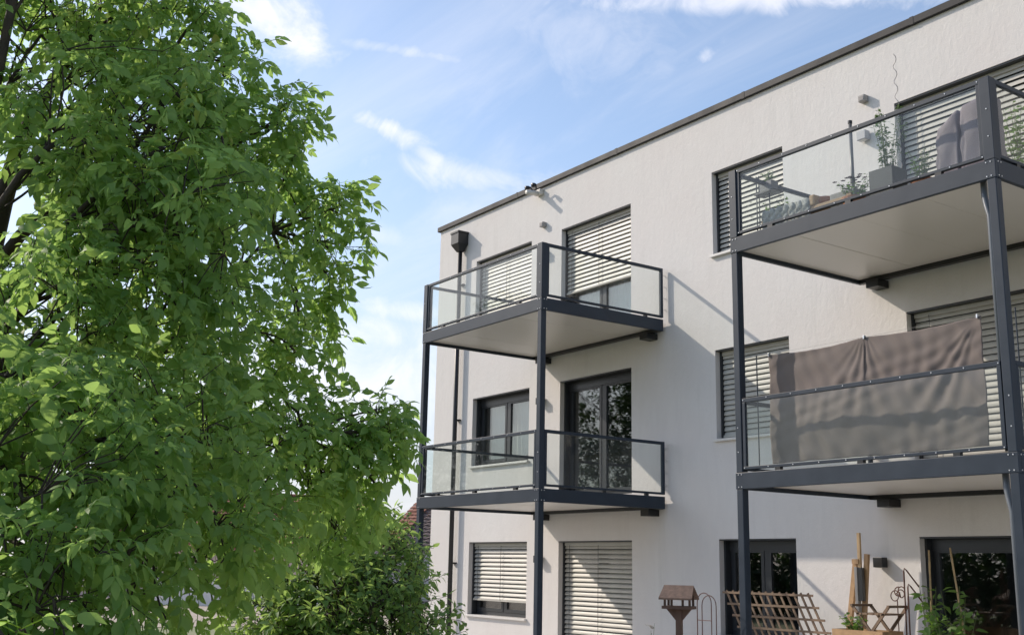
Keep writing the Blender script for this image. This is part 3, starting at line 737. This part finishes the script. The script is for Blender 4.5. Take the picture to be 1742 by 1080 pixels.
def onY(px, py, y): return atY(px, py, y)
# black rod stand with a hanging planter
p = onY(1289, 330, -1.95); q = onY(1307, 330, -1.95)
T = thing('plant_stand', 'slim black metal rod stand holding a small planter at the glass corner', 'plant stand', (p[0], -1.95, DK))
for x, r in ((p[0]-.02, .008), (p[0]+.025, .008), (q[0]+.02, .008)): MB().tube([(x, -1.95, DK), (x, -1.95, DK+1.05)], r, 8).build('rod', M_BLACK, T, smooth=True)
tz = onY(1310, 327, -1.95)
MB().box(p[0]+.02, p[0]+.36, -2.05, -1.85, tz[2]-.02, tz[2]).build('tray', M_BLACK, T)
pb = (p[0]+.20, -1.95, tz[2])
plant('potted_grass', 'small grey planter with bright grassy plant on the black rod stand', 'potted plant', pb, stems_from(pb, 14, .22, .08, 3, .1), 6, .07, .012, M_GREEN, 5,
      (mat('grey_pot', (.10, .10, .11), .5), 'box', .10, .07, .14), .003)
pb = tuple(onY(1322, 372, -1.75)[:1])+(-1.75, DK)
zz = onY(1322, 340, -1.75)[2]-DK
plant('trailing_flowers', 'leafy trailing plant with tiny white flowers behind the knitted throw', 'potted plant', pb, stems_from(pb, 16, zz, .26, 8, .05), 16, .05, .028, M_GREEN, 9,
      (M_TERRA, 'round', .13, 0, .2), .004, (mat('white_petals', (.75, .72, .68), .7), [(pb[0]+random.uniform(-.26, .26), -1.75+random.uniform(-.3, .1), DK+zz*random.uniform(.6, 1.0)) for _ in range(26)], .022))
# bench with wooden arm, throw and cushion
a0 = onY(1308, 365, -2.25); a1 = onY(1388, 340, -2.25)
T = thing('bench', 'low wooden balcony bench with orange-brown arm rests', 'bench', ((a0[0]+a1[0])/2, -2.0, DK))
st = a1[2]-.02
for x in (a0[0], a1[0]+.55):
    for y in (-2.3, -1.75): MB().box(x-.03, x+.03, y-.03, y+.03, DK, st-.05).build('leg', M_WOOD, T)
bevel(MB().box(a0[0]-.05, a1[0]+.6, -2.34, -1.7, st-.14, st-.08).build('seat', M_WOOD, T), .008)
bevel(MB().box(a1[0]-.02, a1[0]+.06, -2.36, -1.7, st-.08, st+.06).build('arm_rest', M_WOOD, T), .02)
def throw():
    V = []; Fc = []; nx, nj = 70, 22; x0, x1 = a0[0]-.02, a1[0]-.02
    for j in range(nj+1):
        v = j/nj
        for i in range(nx+1):
            u = i/nx; x = x0+(x1-x0)*u
            ph = u*2*math.pi*7
            if v < .35: y, z = -1.8-(v/.35)*.5, st+.0
            else: y, z = -2.34, st-(v-.35)/.65*.30
            bulge = .028*abs(math.sin(ph/2))**.6*(1 if v > .2 else .6)
            V.append((x, y-bulge*(1 if v >= .3 else 0)-.012*math.sin(v*30+u*40), z+bulge*(1 if v < .4 else 0)+.01*math.sin(u*90+v*13)))
    for j in range(nj):
        for i in range(nx): k = j*(nx+1)+i; Fc.append((k, k+1, k+nx+2, k+nx+1))
    b = MB(); b.v = V; b.f = Fc
    o = b.build('throw', mat('fluffy_wool', (.50, .49, .46), .95, vary=(18, .4), bump=(70, 1.0, .03)), None, smooth=True, origin=((x0+x1)/2, -2.1, st))
    s = o.modifiers.new('t', 'SOLIDIFY'); s.thickness = .012
    tag(o, 'fluffy grey-white knitted throw draped over the balcony bench', 'throw')
throw()
c = onY(1400, 344, -2.15)
b = MB().lathe((c[0], -2.12, st-.08), [(.02, 0), (.13, .02), (.17, .07), (.13, .13), (.02, .15)], 16)
tag(b.build('cushion', M_TERRA, None, smooth=True, origin=(c[0], -2.12, st-.08)), 'orange-brown round cushion lying on the balcony bench', 'cushion')
c2 = onY(1425, 340, -2.1); bx = onY(1460, 330, -2.1)
tag(bevel(MB().box(c[0]+.22, bx[0]+.1, -2.3, -1.85, DK, bx[2]+.02).build('storage_box', mat('grey_felt', (.30, .28, .26), .9, vary=(20, .15)), None, origin=((c[0]+bx[0])/2, -2.1, DK)), .02),
    'low grey storage box between the cushion and the dark-flowered plant', 'box')
pb = (onY(1450, 330, -2.3)[0], -2.28, onY(1450, 338, -2.28)[2]); zt_ = onY(1450, 308, -2.28)[2]
pb = (pb[0], pb[1], DK); hh = zt_-DK
plant('dark_flower_plant', 'green potted plant with dark purple flower heads at the parasol pole', 'potted plant', pb, stems_from(pb, 22, hh, .22, 12, .05), 12, .055, .03, M_GREEN, 14,
      (M_TERRA, 'round', .13, 0, .2), .004, (mat('purple_petals', (.05, .012, .03), .6), [(pb[0]+random.uniform(-.2, .22), pb[1]+random.uniform(-.14, .14), DK+hh*random.uniform(.85, 1.08)) for _ in range(18)], .035))
p = onY(1446, 208, -1.9)
T = thing('parasol_pole', 'grey parasol pole standing up above the glass railing', 'pole', (p[0], -1.9, DK))
MB().tube([(p[0], -1.9, DK), (p[0], -1.9, p[2])], .022, 12).build('tube', mat('pole_paint', (.12, .12, .12), .4), T, smooth=True)
MB().tube([(p[0], -1.9, p[2]-.02), (p[0], -1.9, p[2]+.015)], .028, 12).build('cap', M_BLACK, T)
MB().tube([(p[0], -1.9, DK), (p[0], -1.9, DK+.06)], .2, 20).build('foot', M_BLACK, T)
MB().tube([(p[0], -1.9, DK+.55), (p[0], -1.9, DK+.62)], .03, 12).build('clamp', M_BLACK, T)
# planter box with a tall shrub
p0 = onY(1491, 300, -2.3); p1 = onY(1530, 290, -2.3); pc = ((p0[0]+p1[0])/2, -2.3, DK); ht = onY(1510, 285, -2.4)[2]-DK; tt = onY(1525, 196, -2.15)[2]-DK
plant('tall_shrub', 'tall airy grey-green shrub growing from the black box planter', 'potted plant', pc, stems_from(pc, 12, tt, .24, 21, .12), 34, .06, .026, M_OLIVE, 22,
      (mat('dark_planter', (.018, .02, .023), .5), 'box', (p1[0]-p0[0])/2, .14, ht), .005)
pc2 = (onY(1566, 290, -2.3)[0], -2.28, DK); t2 = onY(1566, 258, -2.28)[2]-DK
plant('yellow_plant', 'short yellowish plant with upright stalks next to the black box planter', 'potted plant', pc2, stems_from(pc2, 26, t2, .16, 31, .05), 7, .05, .02, M_GREEN, 32,
      (M_TERRA, 'round', .12, 0, .16), .004)
# spiral plant rod
p = onY(1526, 180, -2.0); pt = onY(1528, 88, -2.0)
tz0, tz1 = pc[2]+ht*.8, pt[2]
b = MB().tube([(p[0]+.012*math.sin(i*.9)*2, -2.0+.012*math.cos(i*.9), tz0+(tz1-tz0)*i/60) for i in range(61)], .0045, 5)
tag(b.build('spiral_rod', mat('galvanised_wire', (.25, .24, .24), .5, .4), None, smooth=True, origin=(p[0], -2.0, tz0)), 'wavy metal spiral plant rod rising from the black box planter', 'plant stake')
# covered furniture
M_COVER = mat('lilac_cover', (.185, .150, .175), .75, vary=(2, .1))
for nm, lb, (xa, ya_), (xb, yb_), y0, y1 in (('furniture_cover', 'low lilac-grey cover over balcony furniture beside the taller covered stack', (1588, 213), (1628, 196), -2.35, -2.0),
                                  ('furniture_cover', 'tall lilac-grey cover over stacked furniture at the glass corner', (1629, 176), (1680, 162), -2.38, -2.1)):
    A = onY(xa, ya_, y0); B = onY(xb, yb_, y0); top = (A[2]+B[2])/2
    T = thing(nm, lb, 'cover', ((A[0]+B[0])/2, (y0+y1)/2, DK), 'covered balcony furniture')
    cx_, cy_, hx_, hy_ = (A[0]+B[0])/2, (y0+y1)/2, (B[0]-A[0])/2, (y1-y0)/2; b = MB(); ns = 40; slope = .10 if ya_ > 190 else .015
    lev = [(t, 1+.06*(1-t)) for t in np.linspace(0, .93, 12)] + [(.965, .985), (.985, .94), (.997, .82), (1.0, .55), (1.0, .05)]
    for li, (t, k) in enumerate(lev):             # draped rounded box, loose folds towards the hem
        for j in range(ns):
            a = 2*math.pi*j/ns; ca, sa = math.cos(a), math.sin(a)
            ux = math.copysign(abs(ca)**.35, ca); uy = math.copysign(abs(sa)**.35, sa)
            fold = .018*(1-t)*math.sin(j*1.35+math.sin(t*6)) + .008*math.sin(t*17+j*.8)
            x = cx_+ux*hx_*k+ux*fold; y = cy_+uy*hy_*k+uy*fold
            b.v.append((x, y, DK+(top+slope*ux*k-DK)*t+.008*math.sin(x*23+y*17)*t))
    for li in range(len(lev)-1):
        for j in range(ns): p_ = li*ns+j; q_ = li*ns+(j+1) % ns; b.f.append((p_, q_, q_+ns, p_+ns))
    b.f.append(tuple((len(lev)-1)*ns+j for j in range(ns)))
    b.build('cover', M_COVER, T, smooth=True)
pc3 = (onY(1735, 250, -.75)[0], -.8, DK); t3 = onY(1735, 205, -.8)[2]-DK
plant('corner_plant', 'light green potted plant behind the side glass by the balcony door', 'potted plant', pc3, stems_from(pc3, 12, t3, .2, 41, .3), 18, .08, .045, M_GREEN, 42, (M_WHITE, 'round', .16, 0, .42), .005)
# ------------------------------------------------------------------ things on the terrace
G = .02
def bird_feeder():   # built square to the axes, then turned on its post
    c = onY(1155, 1020, -3.3); x, y = c[0], -3.3
    zr = onY(1155, 998, -3.3)[2]; ze = onY(1155, 1015, -3.3)[2]; zb = onY(1155, 1030, -3.3)[2]
    T = thing('bird_feeder', 'brown wooden bird feeder house on a post with pitched roof', 'bird feeder', (x, y, 0)); hw, hd = .20, .10
    for s in (-1, 1):
        r = MB(); n = [(x-hw, y+s*(hd+.08), ze-.03), (x+hw, y+s*(hd+.08), ze-.03), (x+hw-.02, y, zr), (x-hw+.02, y, zr)]
        up = [(a, b, c_+.022) for a, b, c_ in n]; r.v = n+up; r.f = [(0,1,2,3),(7,6,5,4),(0,4,5,1),(1,5,6,2),(2,6,7,3),(3,7,4,0)]
        r.build('roof_board', mat('feeder_roof', (.16, .105, .08), .8, vary=(18, .35), bump=(50, .8, .01)), T)
    for s in (-1, 1): MB().poly([(x+s*(hw-.05), y-hd, ze), (x+s*(hw-.05), y+hd, ze), (x+s*(hw-.05), y, zr-.01)]).poly([(x+s*(hw-.07), y-hd, ze), (x+s*(hw-.07), y+hd, ze), (x+s*(hw-.07), y, zr-.01)]).build('gable', M_BROWN, T)
    for sx in (-1, -.45, .45, 1):
        for sy in (-1, 1):
            if abs(sx) < 1 and sy > 0: continue
            MB().box(x+sx*.15-.012, x+sx*.15+.012, y+sy*.085-.012, y+sy*.085+.012, zb, ze+.02).build('upright', M_BROWN, T)
    MB().box(x-.18, x+.18, y-.12, y+.12, zb-.035, zb).build('tray', M_BROWN, T)
    MB().box(x-.035, x+.035, y-.035, y+.035, G-.02, zb-.035).build('post', M_BROWN, T)
    for s in (-1, 1):
        MB().poly([(x+s*.035, y-.02, zb-.17), (x+s*.15, y-.02, zb-.036), (x+s*.035, y-.02, zb-.036)]).poly([(x+s*.035, y+.02, zb-.17), (x+s*.035, y+.02, zb-.036), (x+s*.15, y+.02, zb-.036)]).poly([(x+s*.035, y-.02, zb-.17), (x+s*.15, y-.02, zb-.036), (x+s*.15, y+.02, zb-.036), (x+s*.035, y+.02, zb-.17)]).build('brace', M_BROWN, T)
    T.rotation_euler = (0, 0, math.radians(32))
bird_feeder()
def arch_stand():
    a = onY(1186, 1030, -2.9); b = onY(1210, 1030, -2.9); zt = onY(1197, 1008, -2.9)[2]; x0, x1 = a[0], b[0]; xm = (x0+x1)/2; r = (x1-x0)/2
    T = thing('arch_support', 'thin arched wire plant support beside the bird feeder', 'plant support', (xm, -2.9, 0))
    for y, dz in ((-2.9, 0), (-2.82, -.03)):
        pts = [(x0, y, G-.02)] + [(xm-r*math.cos(t), y, zt-r+r*math.sin(t)+dz) for t in np.linspace(0, math.pi, 12)] + [(x1, y, G-.02)]
        MB().tube(pts, .006, 6).build('hoop', M_RUST, T, smooth=True)
    for z in (zt-.32, zt-.75): MB().tube([(x0, -2.9, z), (x1, -2.9, z)], .005, 5).build('cross_wire', M_RUST, T)
arch_stand()
def trellis():
    y = -.75
    A = onY(1236, 1010, y); Bp = onY(1374, 1009, y); zt = (A[2]+Bp[2])/2; x0, x1 = A[0], Bp[0]; zb = .12; sh = .95   # leans sideways like an opened scissor trellis
    T = thing('trellis', 'weathered wooden lattice trellis leaning before the dark ground-floor window', 'trellis', ((x0+x1)/2, y, G))
    n = 13
    for i in range(n):
        xt = x0+(x1-x0)*i/(n-1); MB().bar((xt, y, zt+.03), (xt+sh*(zt-zb)*.62, y, zb-.1), .03, .014, up=(0, 1, 0)).build('upright_slat', M_OLDWOOD, T)
    k = 0; z = zt
    while z > zb:
        s = sh*(zt-z)*.62; MB().bar((x0+s-.06, y-.014, z), (x1+s+.1, y-.014, z), .014, .03).build('cross_slat', M_OLDWOOD, T); z -= .155
trellis()
def easel():
    y = -.32
    def P(px, py, yy=y): q = onY(px, py, yy); return Vector((q[0], yy, q[2]))
    T = thing('wooden_frame', 'tall orange-brown wooden frame with dark panel leaning on the white wall', 'wooden frame', (P(1458, 1050).x, y, 0))
    def leg(pt, pb, wd, mtl, name):
        a, b = P(*pt), P(*pb); d = (b-a)/(a.z-b.z); e = a + d*(a.z-G); bevel(MB().bar(a, e, wd, .045, up=(0, 1, 0)).build(name, mtl, T), .004)
    leg((1456, 955), (1446, 1060), .075, M_WOOD, 'leg'); leg((1475, 942), (1470, 1060), .065, M_WOOD, 'leg')
    a = P(1460.5, 906, y-.04); b_ = P(1463, 965, y-.04)
    MB().bar(a, b_, .045, .03, up=(0, 1, 0)).build('stick', mat('light_wood', (.52, .36, .2), .6, vary=(6, .2)), T)
    p0, p1 = P(1457, 965, y-.06), P(1471, 1022, y-.06)
    bevel(MB().box(p0.x, p1.x, y-.085, y-.035, p1.z, p0.z).build('panel', mat('dark_panel', (.06, .055, .05), .4), T), .006)
    MB().box(p0.x-.012, p0.x+.03, y-.095, y-.03, p1.z-.35, p0.z+.01).build('panel_edge', mat('pale_edge', (.45, .42, .38), .5), T)
    q0, q1 = P(1453, 953, y-.02), P(1464, 959, y-.02)
    MB().box(q0.x, q1.x, y-.07, y-.0, q1.z, q0.z+.02).build('top_block', M_WOOD, T)
easel()
def folding_chair():
    y = -.9
    def P(px, py, yy=y): q = onY(px, py, yy); return Vector((q[0], yy, q[2]))
    c = P(1497, 1050); T = thing('folding_chair', 'weathered wooden folding garden chair in front of the white wall', 'chair', (c.x, y, 0))
    zt = P(1497, 1030).z; sz = P(1497, 1038).z
    for yy in (y-.18, y+.18):
        for s in (-1, 1):
            MB().bar((c.x+s*.27, yy, zt), (c.x-s*.26, yy, zt-.62), .035, .02, up=(0, 1, 0)).build('leg', M_OLDWOOD, T)
    for s in (-1, 1): MB().bar((c.x+s*.27, y-.2, zt), (c.x+s*.27, y+.2, zt), .03, .03).build('rail', M_OLDWOOD, T)
    for i in range(5): MB().box(c.x-.2+i*.085, c.x-.13+i*.085, y-.19, y+.19, sz-.05, sz-.03).build('seat_slat', M_OLDWOOD, T)
folding_chair()
def ornament():
    y = -.55; c = onY(1526, 1010, y); z0 = onY(1526, 1028, y)[2]; zt = onY(1526, 996, y)[2]; x = c[0]
    T = thing('iron_ornament', 'small curled wrought-iron garden ornament on a stake', 'ornament', (x, y, 0)); h = zt-z0
    MB().tube([(x, y, G-.02), (x, y, z0+.05)], .007, 6).build('stake', M_RUST, T)
    def curl(cx, cz, r, a0, a1, nm):
        MB().tube([(cx+r*(1-.5*t)*math.cos(a0+(a1-a0)*t), y, cz+r*(1-.5*t)*math.sin(a0+(a1-a0)*t)) for t in np.linspace(0, 1, 22)], .007, 6).build(nm, M_RUST, T, smooth=True)
    curl(x-.03, z0+.10, .08, 0, 7.5, 'scroll'); curl(x+.06, z0+.13, .06, 3, -4, 'scroll'); curl(x+.02, zt-.08, .07, 1.2, 5.5, 'scroll'); curl(x+.06, zt-.06, .06, .4, 4.2, 'scroll')
ornament()
def stakes():
    y = -.8
    for px, py, lb in ((1537, 966, 'taller of two rusty hooked iron plant stakes by the dark door'), (1544, 993, 'shorter of two rusty hooked iron plant stakes by the dark door')):
        a = onY(px, py, y); x = a[0]; z = a[2]
        pts = [(x-.01, y, G-.02), (x, y, z-.04), (x+.012, y, z), (x+.03, y+.02, z-.03), (x+.12, y+.12, z-.22)]
        o = MB().tube(pts, .009, 6).build('plant_stake', M_RUST, None, smooth=True, origin=(x, y, G)); tag(o, lb, 'plant stake', 'rusty iron plant stakes')
stakes()
def canes():
    y = -1.3
    for (a, b), lb in ((((1580, 935), (1587, 1080)), 'upright bamboo cane supporting a tomato plant by the dark door'), (((1616, 931), (1641, 1080)), 'leaning bamboo cane supporting a tomato plant by the dark door')):
        p = onY(*a, y); q = onY(*b, y); d = (q-p)/(p[2]-q[2]); e = p+d*(p[2]-G+.03)
        pts = [p+(e-p)*t for t in np.linspace(0, 1, 12)]
        o = MB().tube(pts, [.012 if i % 2 else .0105 for i in range(12)], 8).build('bamboo_cane', M_BAMBOO, None, smooth=True, origin=e); tag(o, lb, 'cane', 'bamboo canes')
    for px, top, n, sd, lb in ((1592, 1012, 9, 51, 'young tomato plant climbing the upright bamboo cane'), (1632, 1015, 15, 52, 'bushy tomato plant climbing the leaning bamboo cane')):
        b = onY(px, 1080, y); base = (b[0], y-.05, G); h = onY(px, top, y)[2]-G
        plant('tomato_plant', lb, 'plant', base, stems_from(base, n, h, .20 if n < 12 else .34, sd, .12), 20, .12, .07, M_GREEN, sd+3, (mat('black_pot', (.02, .02, .02), .6), 'round', .17, 0, .28), .006, droop=.7, group='tomato plants')
canes()
def planter_box():
    y = -1.0; a = onY(1433, 1068, y); b = onY(1519, 1070, y); zt = a[2]
    base = ((a[0]+b[0])/2, y, G)
    plant('herb_planter', 'pale wooden planter box with leafy young plants in front of the wooden frame', 'planter', base,
          stems_from((a[0]+.22, y, zt-.1), 9, .3, .24, 61, 0), 12, .075, .045, M_GREEN, 62, (M_WOOD, 'box', (b[0]-a[0])/2, .2, zt-G), .005)
    for z in (zt-.02,): pass
planter_box()
c = onY(1106, 1066, -3.0); base = (c[0], -3.0, G)
plant('dry_flower', 'thin dry flower stalk standing left of the bird feeder', 'plant', base, stems_from(base, 5, c[2]-G+.05, .1, 71, 0), 4, .05, .02, M_OLIVE, 72, None, .004,
      (mat('dry_petals', (.45, .42, .38), .8), [(c[0]+random.uniform(-.06, .06), -3.0+random.uniform(-.05, .05), c[2]+random.uniform(-.03, .03)) for _ in range(7)], .04))
# ------------------------------------------------------------------ neighbours beyond the trees
def roof_mat():
    mt = bpy.data.materials.new('clay_tiles'); mt.use_nodes = True; N = NT(mt.node_tree); p = N.n['Principled BSDF']
    co = N.add('ShaderNodeTexCoord').outputs['Object']
    f = N.noise(co, 2.2, 5, .6); g = N.noise(co, 9, 3, .6)
    c = N.mix(N.remap(f, .3, .7), (.25, .095, .06), (.36, .16, .10)); c = N.mix(N.math('MULTIPLY', g, .5), c, (.17, .08, .06))
    N.put(p.inputs['Base Color'], c); p.inputs['Roughness'].default_value = .85; return mt
M_ROOF = roof_mat()
M_ROOFSHADED = mat('shaded_tiles', (.115, .085, .078), .8, vary=(4, .25))  # tile colour with shade painted in, for the slope facing the camera
def house(label, c, wx, wy, eave, ridge, rotz, wallm, roofs, nrow=14):
    """gabled house, ridge along its local x; each tile course is a stepped strip"""
    T = thing('house', label, 'house', c); T.rotation_euler = (0, 0, rotz)
    def put(nm, b, mtl, par=T):
        o = bpy.data.objects.new(nm, b.mesh(nm, mtl)); link(o, par); return o
    hx, hy = wx/2, wy/2; b = MB()
    b.poly([(-hx,-hy,0),(hx,-hy,0),(hx,-hy,eave),(-hx,-hy,eave)]).poly([(hx,hy,0),(-hx,hy,0),(-hx,hy,eave),(hx,hy,eave)])
    for s in (-1, 1): b.poly([(s*hx,-hy,0),(s*hx,hy,0),(s*hx,hy,eave),(s*hx,0,ridge-.12),(s*hx,-hy,eave)])
    put('wall', b, wallm)
    for s, mt in zip((-1, 1), roofs):
        b = MB(); ov = .4; run = hy+ov; sl = (ridge-eave)/hy
        for k in range(nrow):
            y0, y1 = run*(1-k/nrow), run*(1-(k+1)/nrow); z0, z1 = ridge-sl*y0+.07, ridge-sl*y1
            nt = int(wx/.35)
            for i in range(nt):
                xa = -hx-.3+(wx+.6)*i/nt; xb = -hx-.3+(wx+.6)*(i+1)/nt; xm_ = (xa+xb)/2
                for a_, c_, ha, hc in ((xa, xm_, 0, .05), (xm_, xb, .05, 0)):
                    b.poly([(a_, s*y0, z0+ha), (c_, s*y0, z0+hc), (c_, s*y1, z1+hc), (a_, s*y1, z1+ha)])
            b.poly([(-hx-.3, s*y0, z0), (hx+.3, s*y0, z0), (hx+.3, s*y0, z0-.09), (-hx-.3, s*y0, z0-.09)])
        o = put('roof', b, mt); o['kind'] = 'stuff'
    b = MB().tube([(-hx-.3, 0, ridge+.03), (hx+.3, 0, ridge+.03)], .13, 8); put('ridge_tiles', b, roofs[0])
    for s in (-1, 1):
        put('barge_board', MB().bar((s*(hx+.28), 0, ridge-.05), (s*(hx+.28), hy+.4, eave-.35), .06, .18).bar((s*(hx+.28), 0, ridge-.05), (s*(hx+.28), -hy-.4, eave-.35), .06, .18), M_BROWN)
    for i in range(max(2, int(wx/3.2))):
        xw = -hx+wx*(i+.5)/max(2, int(wx/3.2))
        wn = put('window', MB().box(xw-.55, xw+.55, -hy-.03, -hy+.02, .9, 2.1), M_WHITE)
        MB_ = MB().box(xw-.45, xw+.45, -hy-.045, -hy-.02, 1.0, 2.0); put('pane', MB_, M_FRAME, wn)
        wn = put('window', MB().box(hx-.02, hx+.03, -1.6+i*1.2, -.8+i*1.2, .9, 2.1), M_WHITE)
        put('pane', MB().box(hx+.028, hx+.045, -1.52+i*1.2, -.88+i*1.2, 1.0, 2.0), M_FRAME, wn)
    return T
M_PINK = mat('pinkish_render', (.58, .46, .41), .9, vary=(1, .08))
M_WHITEWALL = mat('white_render', (.70, .69, .67), .9, vary=(1, .06))
def gnd(px, d): r = ray(px, 960); r[2] = 0; r /= np.linalg.norm(r); return tuple(np.array([0, -12.8, 0])+r*d)
va = math.atan2(ray(700, 960)[1], ray(700, 960)[0])
ra = va-math.radians(120); rl = Vector(gnd(706, 60)); hA = rl + Vector((math.cos(ra), math.sin(ra), 0))*5.3
HA = house('low house with a roof slope darkened as shade and red verge tiles beyond the plum tree', tuple(hA), 10, 7, 2.6, 4.75, ra, M_WHITEWALL, (M_ROOFSHADED, M_ROOF))
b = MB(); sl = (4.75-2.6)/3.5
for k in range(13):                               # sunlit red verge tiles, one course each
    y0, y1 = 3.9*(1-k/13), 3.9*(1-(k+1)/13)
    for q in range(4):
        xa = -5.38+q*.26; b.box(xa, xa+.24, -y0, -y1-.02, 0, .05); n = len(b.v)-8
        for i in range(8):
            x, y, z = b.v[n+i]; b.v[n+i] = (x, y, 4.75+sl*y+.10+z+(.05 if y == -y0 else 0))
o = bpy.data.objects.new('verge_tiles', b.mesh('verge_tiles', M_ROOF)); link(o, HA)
hB = gnd(465, 56); house('pinkish house with red-tiled roof showing between the two trees', hB, 9, 8, 2.4, 4.4, va+math.radians(70), M_PINK, (M_ROOF, M_ROOF))
hC = gnd(330, 60); house('red-tiled house mostly hidden behind the walnut leaves', hC, 12, 8, 2.6, 5.0, va+math.radians(100), M_PINK, (M_ROOF, M_ROOF))
p0 = Vector(gnd(250, 46)); p1 = Vector(gnd(560, 44))
gw = MB().bar(p0+Vector((0, 0, .5)), p1+Vector((0, 0, .5)), .2, 1.0).build('garden_wall', M_WHITEWALL, None, origin=(p0+p1)/2)
tag(gw, 'low white garden wall along the sandy road behind the trees', 'wall')
